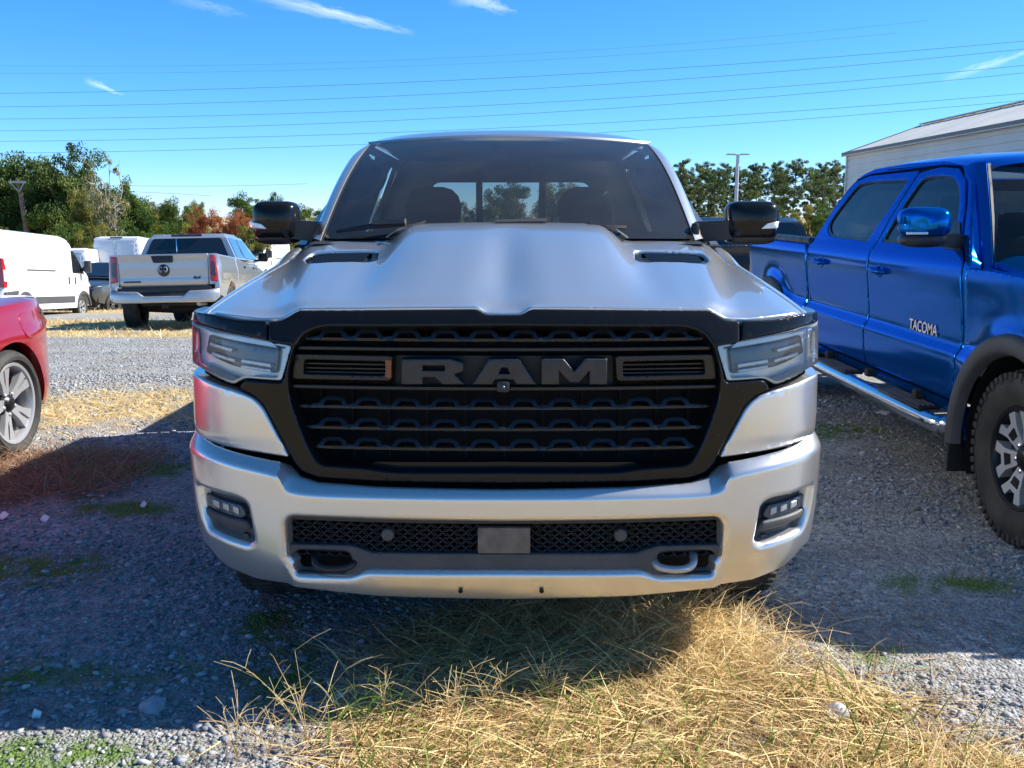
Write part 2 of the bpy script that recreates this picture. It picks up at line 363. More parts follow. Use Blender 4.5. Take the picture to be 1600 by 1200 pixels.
def tube_geo(path, rad, n=8):
    p = np.asarray(path, float); rad = np.broadcast_to(rad, (len(p),)); V = []; Fc = []
    t = np.gradient(p, axis=0); t /= np.linalg.norm(t, axis=1)[:, None] + 1e-12
    ref = np.array([0, 0, 1.]) if abs(t[0][2]) < .9 else np.array([1., 0, 0])
    for i in range(len(p)):
        a = np.cross(t[i], ref); a /= np.linalg.norm(a) + 1e-12; b = np.cross(t[i], a); ref = np.cross(a, t[i])
        for k in range(n):
            g = 2 * math.pi * k / n; V.append(p[i] + rad[i] * (a * math.cos(g) + b * math.sin(g)))
    for i in range(len(p) - 1):
        for k in range(n):
            j = (k + 1) % n; Fc.append([i * n + k, (i + 1) * n + k, (i + 1) * n + j, i * n + j])
    Fc.append(list(range(n))); Fc.append([(len(p) - 1) * n + k for k in range(n)][::-1])
    return np.array(V), Fc
def tube(name, path, rad, mat, parent=None, n=8, sides=(1,)):
    V, Fc = tube_geo(path, rad, n); res = [mk(name, V * np.array([s, 1, 1]), Fc if s == 1 else [f[::-1] for f in Fc], mat, parent) for s in sides]
    return res if len(res) > 1 else res[0]
def join_geo(parts):
    V = []; Fc = []; b = 0
    for v, f in parts: V.append(np.asarray(v)); Fc += [[i + b for i in q] for q in f]; b += len(v)
    return np.vstack(V), Fc
def box_geo(c, s, bev=.0, rot=None):
    bm = bmesh.new(); bmesh.ops.create_cube(bm, size=1); bmesh.ops.scale(bm, vec=s, verts=bm.verts)
    if bev > 0: bmesh.ops.bevel(bm, geom=list(bm.edges), offset=bev, segments=2, profile=.5, affect='EDGES', clamp_overlap=True)
    if rot is not None: bmesh.ops.rotate(bm, cent=(0, 0, 0), matrix=rot, verts=bm.verts)
    bm.verts.index_update(); V = np.array([tuple(v.co) for v in bm.verts]) + np.array(c); Fc = [[v.index for v in f.verts] for f in bm.faces]; bm.free(); return V, Fc
def box(name, c, s, mat, parent=None, bev=.01, rot=None, sides=(1,)):
    V, Fc = box_geo(c, s, bev, rot); res = [mk(name, V * np.array([q, 1, 1]), Fc if q == 1 else [f[::-1] for f in Fc], mat, parent) for q in sides]
    return res if len(res) > 1 else res[0]
def lathe_geo(prof, n=48, axis='x'):
    prof = np.asarray(prof, float); V = []; Fc = []; m = len(prof)
    for k in range(n):
        g = 2 * math.pi * k / n
        for a, r in prof: V.append((a, r * math.cos(g), r * math.sin(g)))
    for k in range(n):
        q = (k + 1) % n
        for i in range(m - 1): Fc.append([k * m + i, k * m + i + 1, q * m + i + 1, q * m + i])
    return np.array(V), Fc
def text_mesh(name, body, size, depth, mat, parent, mtx, shear=0., spacing=1.):
    c = bpy.data.curves.new(name, 'FONT'); c.body = body; c.size = size; c.extrude = depth; c.shear = shear; c.space_character = spacing; c.align_x = 'CENTER'; c.align_y = 'CENTER'; c.offset = size * .012
    t = bpy.data.objects.new(name, c); COL.objects.link(t); dg = bpy.context.evaluated_depsgraph_get(); me = bpy.data.meshes.new_from_object(t.evaluated_get(dg)); bpy.data.objects.remove(t); bpy.data.curves.remove(c)
    me.transform(mtx); me.materials.clear(); me.materials.append(M[mat]); me.name = name
    return link(bpy.data.objects.new(name, me), parent)
# value noise for the ground
def vnoise(x, y, seed=0):
    xi, yi = np.floor(x).astype(np.int64), np.floor(y).astype(np.int64); fx, fy = x - xi, y - yi; fx = fx * fx * (3 - 2 * fx); fy = fy * fy * (3 - 2 * fy)
    def h(a, b): n = (a * 374761393 + b * 668265263 + seed * 974711) & 0x7fffffff; n = ((n ^ (n >> 13)) * 1274126177) & 0x7fffffff; return ((n ^ (n >> 16)) & 0xffff) / 65535.
    return (h(xi, yi) * (1 - fx) + h(xi + 1, yi) * fx) * (1 - fy) + (h(xi, yi + 1) * (1 - fx) + h(xi + 1, yi + 1) * fx) * fy
def fbm(x, y, seed=0, o=4): return sum(vnoise(x * 2 ** i, y * 2 ** i, seed + i) * .5 ** i for i in range(o)) / sum(.5 ** i for i in range(o))

# ================================================================== GROUND
def gz(x, y):
    x = np.asarray(x, float); y = np.asarray(y, float)
    t = np.clip(y, -50, 50) - 9.; sp = np.where(t > 8, t, np.log1p(np.exp(np.clip(t, -30, 8) / 1.4)) * 1.4)
    z = -.0735 * sp
    near = np.exp(-((x / 9) ** 2 + ((y - 4) / 9) ** 2))
    z = z + near * (.030 * (fbm(x * .9 + 9, y * .9 + 3, 3) - .5) + .010 * (fbm(x * 6, y * 6, 8, 2) - .5)) + (1 - near) * .10 * (fbm(x * .25, y * .25, 12, 3) - .5)
    return z
def blob(x, y, cx, cy, rx, ry): return np.clip(1.25 - np.sqrt(((x - cx) / rx) ** 2 + ((y - cy) / ry) ** 2), 0, 1)
def straw_mask(x, y):
    n = fbm(x * 1.6, y * 1.6, 21); n2 = fbm(x * 5, y * 5, 31)
    m = np.maximum.reduce([blob(x, y, .02, 2.45, .62, .62), blob(x, y, .45, 3.05, .42, .62), blob(x, y, .15, 2.85, .55, .5), .8 * blob(x, y, .0, 3.15, .6, .45), .8 * blob(x, y, 1.0, 2.35, .6, .34), .6 * blob(x, y, .98, 2.75, .36, .34)])
    m = smooth(.12, .6, m + (n2 - .5) * .35)
    strip = blob(x, y, -3.3, 7.6, 1.6, 1.35) * (x < -1.4); m = np.maximum(m, smooth(.3, .95, strip + (n2 - .5) * 1.1) * .8)
    far = np.maximum.reduce([blob(x, y, -7.5, 16.3, 4.5, 1.1), blob(x, y, -10, 21.5, 6, 2.0), blob(x, y, -12, 33, 12, 3), .7 * blob(x, y, -8, 19, 3, 1)])
    m = np.maximum(m, smooth(.1, .6, far + (n - .5) * .7))
    back = smooth(1.9, .6, y); m = np.maximum(m, back * smooth(.08, .38, n))
    far2 = smooth(40, 48, y) * .8; m = np.maximum(m, far2)
    return np.clip(m, 0, 1)
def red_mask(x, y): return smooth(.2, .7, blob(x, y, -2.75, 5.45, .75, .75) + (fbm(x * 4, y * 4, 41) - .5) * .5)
def green_mask(x, y):
    n = fbm(x * 4, y * 4, 51)
    m = np.maximum.reduce([blob(x, y, -2.1, 4.75, .32, .16), blob(x, y, -2.05, 3.9, .38, .2), blob(x, y, -.95, 3.4, .17, .22), blob(x, y, -2.2, 5.55, .5, .2), .62 * blob(x, y, -1.35, 2.45, .75, .16), .8 * blob(x, y, -.75, 2.9, .28, .3),
                           .5 * blob(x, y, 1.3, 3.1, .25, .12), .8 * blob(x, y, 1.75, 3.75, .3, .12), .8 * blob(x, y, 2.3, 6.7, .4, .4), .6 * blob(x, y, -1.5, 2.95, .6, .2)])
    hf = fbm(x * 14, y * 14, 57, 3); return smooth(.10, .65, m + (n - .5) * .9) * smooth(.26, .52, hf) * .92
def axis_pts(fine0, fine1, st, lim0, lim1, g=1.16):
    a = list(np.arange(fine0, fine1 + 1e-6, st)); s = st
    while a[-1] < lim1: s *= g; a.append(a[-1] + s)
    b = []; s = st; x = fine0
    while x > lim0: s *= g; x -= s; b.append(x)
    return np.array(b[::-1] + a)
gx_, gy_ = axis_pts(-3.6, 3.2, .05, -900, 900), axis_pts(1.8, 8.2, .05, -300, 1500)
XX, YY = np.meshgrid(gx_, gy_); ZZ = gz(XX, YY); nx_, ny_ = len(gx_), len(gy_)
idx = np.arange(nx_ * ny_).reshape(ny_, nx_); quads = np.stack([idx[:-1, :-1], idx[:-1, 1:], idx[1:, 1:], idx[1:, :-1]], -1).reshape(-1, 4)
def ground_mat():
    m, n, l = nodes_of('gravel_ground'); b = n['Principled BSDF']; co = n.new('ShaderNodeTexCoord'); P = co.outputs['Object']
    def nz(sc, det=5, rough=.55): q = n.new('ShaderNodeTexNoise'); q.inputs['Scale'].default_value = sc; q.inputs['Detail'].default_value = det; q.inputs['Roughness'].default_value = rough; l.new(P, q.inputs['Vector']); return q.outputs[0]
    def vo(sc, feat='F1'): q = n.new('ShaderNodeTexVoronoi'); q.inputs['Scale'].default_value = sc; q.feature = feat; l.new(P, q.inputs['Vector']); return q
    def ramp(inp, *st):
        q = n.new('ShaderNodeValToRGB'); e = q.color_ramp.elements; e[0].position, e[0].color = st[0][0], (*st[0][1], 1); e[1].position, e[1].color = st[-1][0], (*st[-1][1], 1)
        for p, c in st[1:-1]: k = e.new(p); k.color = (*c, 1)
        l.new(inp, q.inputs[0]); return q.outputs[0]
    def mix(f, a, c, mode='MIX'):
        q = n.new('ShaderNodeMixRGB'); q.blend_type = mode
        for s, v in (('Fac', f), ('Color1', a), ('Color2', c)):
            if isinstance(v, (int, float)): q.inputs[s].default_value = v
            elif isinstance(v, tuple): q.inputs[s].default_value = (*v, 1)
            else: l.new(v, q.inputs[s])
        return q.outputs[0]
    v1, v2 = vo(48), vo(95)
    s1 = n.new('ShaderNodeSeparateColor'); l.new(v1.outputs['Color'], s1.inputs[0]); s2 = n.new('ShaderNodeSeparateColor'); l.new(v2.outputs['Color'], s2.inputs[0])
    g1 = ramp(s1.outputs[0], (.0, (.17, .175, .18)), (.5, (.31, .315, .32)), (1., (.52, .52, .51))); g2 = ramp(s2.outputs[1], (.0, (.15, .15, .155)), (1., (.46, .46, .45)))
    g = mix(.45, g1, g2)
    dirt = ramp(nz(70, 3), (.3, (.20, .175, .15)), (.7, (.33, .30, .265)))
    g = mix(ramp(nz(1.3, 6), (.42, (0, 0, 0)), (.66, (.6, .6, .6))), g, dirt)
    g = mix(.5, g, ramp(nz(.5, 6, .65), (.33, (.62, .62, .64)), (.66, (1.28, 1.26, 1.2))), 'MULTIPLY')
    mp = n.new('ShaderNodeMapping'); mp.inputs['Scale'].default_value = (.22, 2.1, 1); l.new(P, mp.inputs['Vector']); tr_ = n.new('ShaderNodeTexNoise'); tr_.inputs['Scale'].default_value = 1.; tr_.inputs['Detail'].default_value = 6; l.new(mp.outputs[0], tr_.inputs['Vector'])   # wheel-worn streaks along the lane
    g = mix(.45, g, ramp(tr_.outputs[0], (.36, (.85, .84, .83)), (.62, (1.3, 1.31, 1.3))), 'MULTIPLY')
    g = mix(.55, g, ramp(nz(16, 3, .8), (.38, (.60, .60, .62)), (.60, (1.22, 1.22, 1.2))), 'MULTIPLY')
    def att(nm): q = n.new('ShaderNodeAttribute'); q.attribute_name = nm; return q.outputs['Fac']
    straw = ramp(nz(38, 4, .7), (.25, (.24, .17, .075)), (.5, (.46, .35, .17)), (.75, (.66, .53, .29)))
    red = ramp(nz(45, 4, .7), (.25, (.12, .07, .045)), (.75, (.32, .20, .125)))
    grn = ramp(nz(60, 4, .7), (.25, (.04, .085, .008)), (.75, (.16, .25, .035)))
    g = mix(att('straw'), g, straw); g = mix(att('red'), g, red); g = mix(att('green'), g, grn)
    l.new(g, b.inputs['Base Color']); b.inputs['Roughness'].default_value = .92; b.inputs['Specular IOR Level'].default_value = .2
    bp = n.new('ShaderNodeBump'); bp.inputs['Strength'].default_value = .8; bp.inputs['Distance'].default_value = .012
    ad = n.new('ShaderNodeMath'); ad.operation = 'ADD'; l.new(v1.outputs['Distance'], ad.inputs[0]); l.new(v2.outputs['Distance'], ad.inputs[1]); iv = n.new('ShaderNodeMath'); iv.operation = 'MULTIPLY'; iv.inputs[1].default_value = -1; l.new(ad.outputs[0], iv.inputs[0]); l.new(iv.outputs[0], bp.inputs['Height']); l.new(bp.outputs[0], b.inputs['Normal'])
    return m
ground = fast_mesh('ground', np.stack([XX, YY, ZZ], -1), quads, ground_mat(), smooth=True); tag(ground, kind='structure')
for nm, fn in (('straw', straw_mask), ('red', red_mask), ('green', green_mask)):
    a = ground.data.attributes.new(nm, 'FLOAT', 'POINT'); a.data.foreach_set('value', np.ascontiguousarray(fn(XX.ravel(), YY.ravel()), np.float32))

# ================================================================== BUILDING
bd = thing('metal_building', 'low beige building with lap siding and a pale metal roof behind the blue pickup', 'building', (16.5, 30, float(gz(16.5, 30))))
set_org(16.5, 30, float(gz(16.5, 30)))
EX, EZ, RX, RZ, Y0, Y1 = 13.5, 3.95, 16.5, 5.02, 12., 40.
gb = -3.2
wallm = [((EX, Y1), (EX, Y0)), ((2 * RX - EX, Y1), (EX, Y1))]
bh = (EZ - .03 - gb) / 30
for i in range(30):
    z0 = gb + i * bh
    V = [(EX - .05, Y0, z0), (EX - .05, Y1 + .028, z0), (EX - .006, Y1 + .006, z0 + bh + .004), (EX - .006, Y0, z0 + bh + .004), (EX + .05, Y0, z0), (EX + .05, Y1, z0), (EX + .05, Y1, z0 + bh + .004), (EX + .05, Y0, z0 + bh + .004)]
    mk('siding_board', V, [[0, 1, 2, 3], [0, 4, 5, 1], [1, 5, 6, 2], [3, 2, 6, 7], [0, 3, 7, 4]], 'siding', bd, False)
mk('gable_wall', [(EX + .05, Y1, gb), (2 * RX - EX, Y1, gb), (2 * RX - EX, Y1, EZ - .05), (RX, Y1, RZ - .08), (EX + .05, Y1, EZ - .05), (EX + .05, Y0, gb), (2 * RX - EX, Y0, gb), (2 * RX - EX, Y0, EZ - .05), (RX, Y0, RZ - .08), (EX + .05, Y0, EZ - .05)],
   [[0, 4, 3, 2, 1], [5, 6, 7, 8, 9], [1, 2, 7, 6]], 'siding', bd, False)
box('corner_trim', (EX - .03, Y1 + .03, (EZ + gb) / 2), (.12, .12, EZ - gb - .06), 'siding', bd, .01)
box('fascia', (EX - .20, (Y0 + Y1) / 2, EZ - .06), (.05, Y1 - Y0 + .5, .16), 'fascia', bd, .006)
box('rake_trim', ((EX + RX) / 2 - .1, Y1 + .24, (EZ + RZ) / 2 - .03), (3.30, .05, .14), 'fascia', bd, .006, Matrix.Rotation(-math.atan2(RZ - EZ, RX - EX), 3, 'Y'))
sl = (RZ - EZ) / (RX - EX); npan = 31
for i in range(npan):
    ya, yb = Y0 - .1 + i * (Y1 - Y0 + .35) / npan, Y0 - .1 + (i + 1) * (Y1 - Y0 + .35) / npan
    for s in (1, -1):
        xe, xr = EX - .24, RX; ze = EZ - .24 * sl + .045; zr = RZ + .045
        prof = [(ya, 0), (ya + .02, .012), (ya + .05, .012), (ya + .07, 0), ((ya + yb) / 2 - .03, 0), ((ya + yb) / 2, .004), ((ya + yb) / 2 + .03, 0), (yb, 0)]
        V = [(xe, y, ze + h) for y, h in prof] + [(xr, y, zr + h) for y, h in prof]
        if s == -1: V = [(2 * RX - x, y, z) for x, y, z in V]
        mk('roof_panel', V, [[j, j + 1, 8 + j + 1, 8 + j] for j in range(7)], 'roof_metal', bd, False)
box('soffit', (EX - .09, (Y0 + Y1) / 2, EZ - .115), (.30, Y1 - Y0 + .3, .03), 'siding', bd, .004)
box('ridge_cap', (RX, (Y0 + Y1) / 2 + .07, RZ + .09), (.32, Y1 - Y0 + .4, .04), 'roof_metal', bd, .01)
tube('roof_mast', [(16.5, 31.2, RZ), (16.5, 31.2, RZ + .22), (16.55, 31.2, RZ + .30)], .018, 'steel', bd, 6)
set_org(0, 0, 0)

# ================================================================== POLES AND LINES
def wire(name, pts, d0, d1, rad, label, group, mat='wire'):
    """a hanging cable through sky directions, at real distances"""
    us = np.array([p[0] for p in pts], float); vs = np.array([p[1] for p in pts], float)
    cf = np.polyfit(us, vs, min(2, len(pts) - 1)); uu = np.linspace(us[0], us[-1], 26); vv = np.polyval(cf, uu)
    P = np.array([atY(u, v, d0 + (d1 - d0) * (u - us[0]) / (us[-1] - us[0])) for u, v in zip(uu, vv)])
    o = tube(name, P, rad, mat, None, 5); return tag(o, label, 'power line', group)
LN = [([(-700, 142), (500, 134), (1700, 55)], 'second highest dark cable crossing the sky above the truck roof'), ([(-700, 159), (500, 155), (1700, 66)], 'third dark cable down crossing the sky above the truck'),
      ([(-700, 176), (600, 172), (1700, 92)], 'fourth cable down crossing the sky, just above the truck roof'), ([(-700, 195), (600, 189), (1700, 103)], 'fifth cable down, passing close over the truck roof'),
      ([(-700, 214), (560, 209), (1700, 137)], 'second lowest cable, meeting the truck roof edge on both sides'), ([(-700, 232), (560, 226), (1700, 147)], 'lowest cable crossing behind the truck windshield pillar')]
for i, (p, lb) in enumerate(LN): wire('power_line', p, 78 + 1.5 * (i % 2), 60 + 1.2 * (i % 2), .0125, lb, 'overhead power lines')
wire('power_line', [(-60, 102), (600, 95), (1450, 32)], 90, 75, .007, 'faint thin cable, topmost of the lines crossing the sky', 'overhead power lines')
wire('power_line', [(-60, 114), (600, 105), (1400, 52)], 91, 76, .007, 'faint thin cable just under the topmost one', 'overhead power lines')
wire('service_line', [(40, 284), (160, 289), (480, 287)], 60, 75, .012, 'upper thin cable leaving the wooden utility pole crossarm', 'cables from the wooden pole')
wire('service_line', [(36, 297), (90, 297), (330, 306)], 60, 72, .014, 'middle thin cable leaving the wooden utility pole', 'cables from the wooden pole')
wire('service_line', [(34, 315), (100, 318), (260, 320)], 60, 72, .014, 'lowest thin cable leaving the wooden utility pole', 'cables from the wooden pole')
def pole_at(u, vtop, d): p = atY(u, vtop, d); return p, float(gz(p[0], d))
p, g = pole_at(29, 283, 60)
up = thing('utility_pole', 'leaning brown wooden utility pole with a pale crossarm above the white van', 'utility pole', (p[0] + .55, 60, g)); set_org(p[0] + .55, 60, g)
top = np.array(p); bot = np.array([p[0] + .55, 60, g - .3])
tube('post', [bot, (top + bot) / 2, top], [.19, .17, .14], 'wood', up, 10)
box('crossarm', (p[0], 59.84, p[2] - .06), (1.05, .10, .13), 'trim_beige', up, .01)
for s in (-1, 1): tube('brace', [(p[0] + s * .40, 59.84, p[2] - .12), (p[0] + s * .02 + .04, 59.86, p[2] - .62)], .035, 'trim_beige', up, 6)
for s in (-.42, 0, .42): tube('insulator', [(p[0] + s, 59.84, p[2]), (p[0] + s, 59.84, p[2] + .14)], [.05, .03], 'grey_plastic', up, 8)
set_org(0, 0, 0)
def light_pole(u, vtop, d, label):
    p, g = pole_at(u, vtop, d); o = thing('light_pole', label, 'light pole', (p[0], d, g), group='parking lot lights'); set_org(p[0], d, g)
    tube('post', [(p[0], d, g - .3), (p[0], d, p[2] + .02)], [.14 * d / 60, .10 * d / 60], 'steel', o, 10)
    for s in (-1, 1):
        box('lamp_head', (p[0] + s * .42 * d / 60, d, p[2] + .03), (.52 * d / 60, .40, .075 * d / 60), 'steel', o, .02)
        tube('arm', [(p[0], d, p[2]), (p[0] + s * .3 * d / 60, d, p[2] + .01)], .04, 'steel', o, 6)
    set_org(0, 0, 0)
light_pole(1153, 242, 60, 'tall grey light pole with two flat lamp heads against the pines')
light_pole(1282, 333, 85, 'short looking distant grey light pole beside the blue cab')

# ================================================================== TREES
def leaves(C, Rr, n, size, rng, flat=.0, aspect=.62):
    """n leaf quads in clumps at centres C with radii Rr"""
    k = rng.integers(0, len(C), n); d = rng.normal(size=(n, 3)); d /= np.linalg.norm(d, axis=1)[:, None]
    r = rng.random(n) ** .45; P = C[k] + d * (Rr[k] * r)[:, None] * np.array([1, 1, .72])
    a = rng.normal(size=(n, 3)); a[:, 2] *= (1 - flat); a /= np.linalg.norm(a, axis=1)[:, None]; b = np.cross(a, rng.normal(size=(n, 3))); b /= np.linalg.norm(b, axis=1)[:, None]
    s = size * (.55 + .9 * rng.random(n)); A, B = a * s[:, None], b * (s * aspect)[:, None]
    V = np.stack([P - A, P - B * .8 + A * .1, P + A, P + B], 1).reshape(-1, 3); Q = np.arange(4 * n).reshape(n, 4)
    tone = np.clip(.45 + .30 * rng.normal(size=len(C))[k] + .16 * rng.normal(size=n), 0, 1)
    return V, Q, tone
def limb(p0, p1, r0, r1, rng, bend=.08, n=5):
    p0, p1 = np.array(p0), np.array(p1); t = np.linspace(0, 1, n); P = p0 + (p1 - p0) * t[:, None]; P[1:-1] += rng.normal(size=(n - 2, 3)) * bend * np.linalg.norm(p1 - p0) * .5
    return tube_geo(P, r0 + (r1 - r0) * t, 6)
def tree_proto(kind, seed):
    rng = np.random.default_rng(seed); G = []
    if kind == 'pine':
        lean = rng.normal(size=2) * .02; tipp = np.array([lean[0], lean[1], .97])
        G.append(limb((0, 0, -.03), tipp, .013, .003, rng, .012, 8)); C = []; Rr = []
        for i in range(58):
            h = .36 + .62 * rng.random() ** .8; rad = (.05 + .15 * math.sin(math.pi * min(1, (1.03 - h) / .62) ** .8)) * rng.uniform(.35, 1.15); g = rng.uniform(0, 6.28)
            base = tipp * h / .97; e = base + np.array([math.cos(g) * rad, math.sin(g) * rad, .02 + .03 * rng.random()])
            G.append(limb(base, e, .004, .0015, rng, .1, 4)); 
            for f_ in (.45, .7, .9, 1.05): C.append(base + (e - base) * f_ + rng.normal(size=3) * [.018, .018, .010] + [0, 0, .012]); Rr.append(rng.uniform(.014, .034))
        C.append(tipp); Rr.append(.04); C = np.array(C); V, Q, t = leaves(C, np.array(Rr), 24000, .0072, rng, .2, .34)
    elif kind == 'sparse':
        C = []; Rr = []; G.append(limb((0, 0, -.03), (.02, 0, .34), .022, .014, rng, .06))
        for i in range(17):
            g = rng.uniform(0, 6.28); h0 = rng.uniform(.14, .36); l = rng.uniform(.35, .62); sp = rng.uniform(.12, .38); e = np.array([math.cos(g) * sp * l * 1.3, math.sin(g) * sp * l * 1.3, h0 + l])
            e[2] = min(e[2], 1.0); G.append(limb((.015, 0, h0), e, .010, .002, rng, .08, 6))
            for j in range(7):
                f = rng.uniform(.35, 1); q = np.array([.015, 0, h0]) * (1 - f) + e * f; q2 = q + rng.normal(size=3) * [.06, .06, .05]; G.append(limb(q, q2, .003, .001, rng, .1, 3)); C.append(q2); Rr.append(rng.uniform(.02, .05))
        C = np.array(C); V, Q, t = leaves(C, np.array(Rr), 4200, .009, rng)
    else:
        wd = {'round': .40, 'tall': .30, 'bush': .55}[kind]; zc = {'round': .58, 'tall': .56, 'bush': .5}[kind]; hz = {'round': .42, 'tall': .45, 'bush': .48}[kind]
        C = []; Rr = []; G.append(limb((0, 0, -.03), (rng.normal() * .02, rng.normal() * .02, zc), .028, .014, rng, .05))
        lobes = []
        for q_ in range(13):
            g_ = 2.4 * q_ + rng.uniform(-.4, .4); hh = -.75 + 1.5 * (q_ + .5) / 13; rr_ = math.sqrt(max(.05, 1 - hh * hh)) * rng.uniform(.35, .75); lobes.append((np.array([math.cos(g_) * rr_ * wd, math.sin(g_) * rr_ * wd, zc + hh * hz * .85]), rng.uniform(.34, .52)))
        while len(C) < 150:
            lc, lr = lobes[rng.integers(len(lobes))]; d = rng.normal(size=3); d /= np.linalg.norm(d); q = lc + d * lr * np.array([wd, wd, hz]) * rng.uniform(.35, .95)
            if q[2] < .10 or q[2] > .985: continue
            C.append(q); Rr.append(rng.uniform(.05, .115))
        for q in C[:26]:
            h0 = rng.uniform(.18, .5); G.append(limb((0, 0, h0), q, .009, .002, rng, .1, 4))
        C = np.array(C); V, Q, t = leaves(C, np.array(Rr), 32000, .0095, rng)
    k = .5 / np.percentile(np.hypot(V[:, 0], V[:, 1]), 96); zt = np.percentile(V[:, 2], 99.7); sc = np.array([k, k, 1 / zt])   # unit width and height
    tv, tf = join_geo(G); tv = tv * sc; V = V * sc
    return (tv, tf), (V, Q, t)
PROTO = {}
for key, kind, seed, lm, bk in (('dark1', 'round', 1, 'leaf_dark', 'bark'), ('dark2', 'tall', 2, 'leaf_dark', 'bark'), ('green1', 'round', 3, 'leaf_green', 'bark'), ('green2', 'tall', 4, 'leaf_green', 'bark'), ('yellow', 'round', 5, 'leaf_yellow', 'bark'),
                                ('orange', 'bush', 6, 'leaf_orange', 'bark'), ('sparse', 'sparse', 7, 'leaf_sparse', 'bark_pale'), ('pine1', 'pine', 8, 'leaf_pine', 'bark'), ('pine2', 'pine', 9, 'leaf_pine', 'bark'), ('pine3', 'pine', 10, 'leaf_pine', 'bark'), ('bush', 'bush', 11, 'leaf_green', 'bark'), ('bushy', 'bush', 12, 'leaf_yellow', 'bark')):
    (tv, tf), (cv, cq, ct) = tree_proto(kind, seed)
    a = mk('trunk', tv, tf, bk); b = fast_mesh('crown', cv, cq, lm, attr=ct); PROTO[key] = (a.data, b.data); bpy.data.objects.remove(a); bpy.data.objects.remove(b)
def plant(key, u, vtop, d, wpx, label, name='tree', group=None, cat='tree', spin=None):
    p = atY(u, vtop, d); g = float(gz(p[0], d)); h = p[2] - g; wd = wpx / F_PX * d * 1.05
    o = thing(name, label, cat, (p[0], d, g), (0, 0, random.uniform(0, 6.28) if spin is None else spin), group); o.scale = (wd, wd, h)
    for nm, me in zip(('trunk', 'crown'), PROTO[key]): link(bpy.data.objects.new(nm, me), o)
    return o
GL = 'trees beyond the white vans'
plant('dark1', -20, 240, 66, 150, 'dark green tree at the left edge of the picture behind the van', 'broadleaf_tree', GL)
plant('dark2', 45, 246, 64, 110, 'dark tall green tree directly behind the wooden utility pole', 'broadleaf_tree', GL)
plant('dark1', 104, 230, 62, 120, 'tallest dark green tree right of the utility pole', 'broadleaf_tree', GL)
plant('dark2', 10, 280, 63, 90, 'lower dark tree in the left corner beneath the taller crowns', 'broadleaf_tree', GL)
plant('green1', 80, 292, 62, 105, 'lower shaded green tree just above the nearest white van', 'broadleaf_tree', GL)
plant('yellow', 138, 300, 55, 60, 'yellow green tree in front of the thin bare tree', 'broadleaf_tree', GL)
plant('sparse', 166, 250, 52, 70, 'thin half bare tree with pale branches above the vans', 'bare_tree', GL)
plant('green2', 208, 284, 56, 52, 'small leafy green tree right of the half bare tree', 'broadleaf_tree', GL)
plant('yellow', 243, 316, 68, 56, 'yellowing tree behind the silver pickup with its back to us', 'broadleaf_tree', GL)
plant('green1', 272, 313, 66, 58, 'bright green tree left of the orange trees', 'broadleaf_tree', GL)
plant('yellow', 305, 316, 76, 36, 'small yellow tinged tree top above the orange trees', 'broadleaf_tree', GL)
plant('orange', 322, 326, 56, 74, 'orange red autumn tree, left one of the two', 'autumn_tree', GL)
plant('orange', 374, 331, 54, 72, 'orange autumn tree, right one of the two beside the mirror', 'autumn_tree', GL)
plant('green1', 388, 304, 95, 64, 'pale green far tree above the left door mirror', 'broadleaf_tree', GL)
plant('dark1', 430, 303, 100, 46, 'far dark tree just behind the left door mirror', 'broadleaf_tree', GL)
plant('yellow', 395, 352, 50, 60, 'low yellow green tree under the left door mirror', 'broadleaf_tree', GL)
plant('green1', 480, 322, 92, 60, 'far green tree between the left mirror and the windshield pillar', 'broadleaf_tree', GL)
for i, (u, v, k) in enumerate(((-110, 236, 'dark1'), (-190, 250, 'green1'), (-270, 244, 'dark2'), (-350, 255, 'green1'), (-440, 248, 'dark1'), (-540, 256, 'yellow'), (-650, 250, 'dark1'))):
    plant(k, u, v, 68 + 2 * (i % 3), 120, 'broad green tree of the row running on beyond the left edge', 'broadleaf_tree', GL)
GB = 'trees seen through the truck cab'
for u, v, w_, k, lb in ((540, 318, 70, 'green1', 'far tree behind the left windshield pillar'), (600, 312, 70, 'yellow', 'far tree hidden behind the left front seat'), (665, 306, 60, 'green1', 'far tree behind the left of the cab'), (722, 318, 44, 'dark1', 'low tree seen through the left of the rear window'), (785, 284, 84, 'green1', 'green tree seen through the middle of the rear window'),
                        (875, 286, 76, 'yellow', 'tree seen through the right of the rear window'), (940, 300, 70, 'green1', 'tree behind the right front seat'), (1005, 290, 70, 'dark2', 'tree behind the right windshield edge')):
    plant(k, u, v, 80, w_, lb, 'broadleaf_tree', GB)
GP = 'row of pines on the right'
for i, (u, v, d, lb) in enumerate(((1046, 262, 92, 'pine hidden behind the right windshield pillar'), (1068, 250, 88, 'tall pine nearest the right windshield pillar'), (1092, 254, 92, 'second pine right of the windshield pillar'), (1116, 262, 86, 'third pine, broad and a little lower'), (1137, 256, 94, 'pine just left of the tall light pole'),
                           (1162, 262, 90, 'pine just right of the tall light pole'), (1186, 256, 95, 'pine above the right door mirror'), (1212, 253, 88, 'slim pine above the outer edge of the right mirror'), (1240, 249, 84, 'tallest pine with a clear trunk left of the blue cab'), (1268, 262, 96, 'pine behind the small far light pole'),
                           (1288, 256, 86, 'broad pine close to the blue pickup roof'), (1312, 252, 92, 'pine at the corner of the beige building'), (1340, 262, 96, 'pine partly behind the beige building'), (1056, 266, 104, 'far pine filling the gap left of the tall pine by the windshield pillar'), (1105, 270, 105, 'far low pine left of the light pole'), (1174, 268, 107, 'far pine right of the light pole'), (1227, 262, 108, 'far pine left of the tallest pine'), (1302, 266, 108, 'far pine left of the building corner'))):
    plant('pine%d' % (1 + i % 3), u, v, d, 42 + 8 * (i % 3), lb, 'pine_tree', GP, spin=i * 1.1)
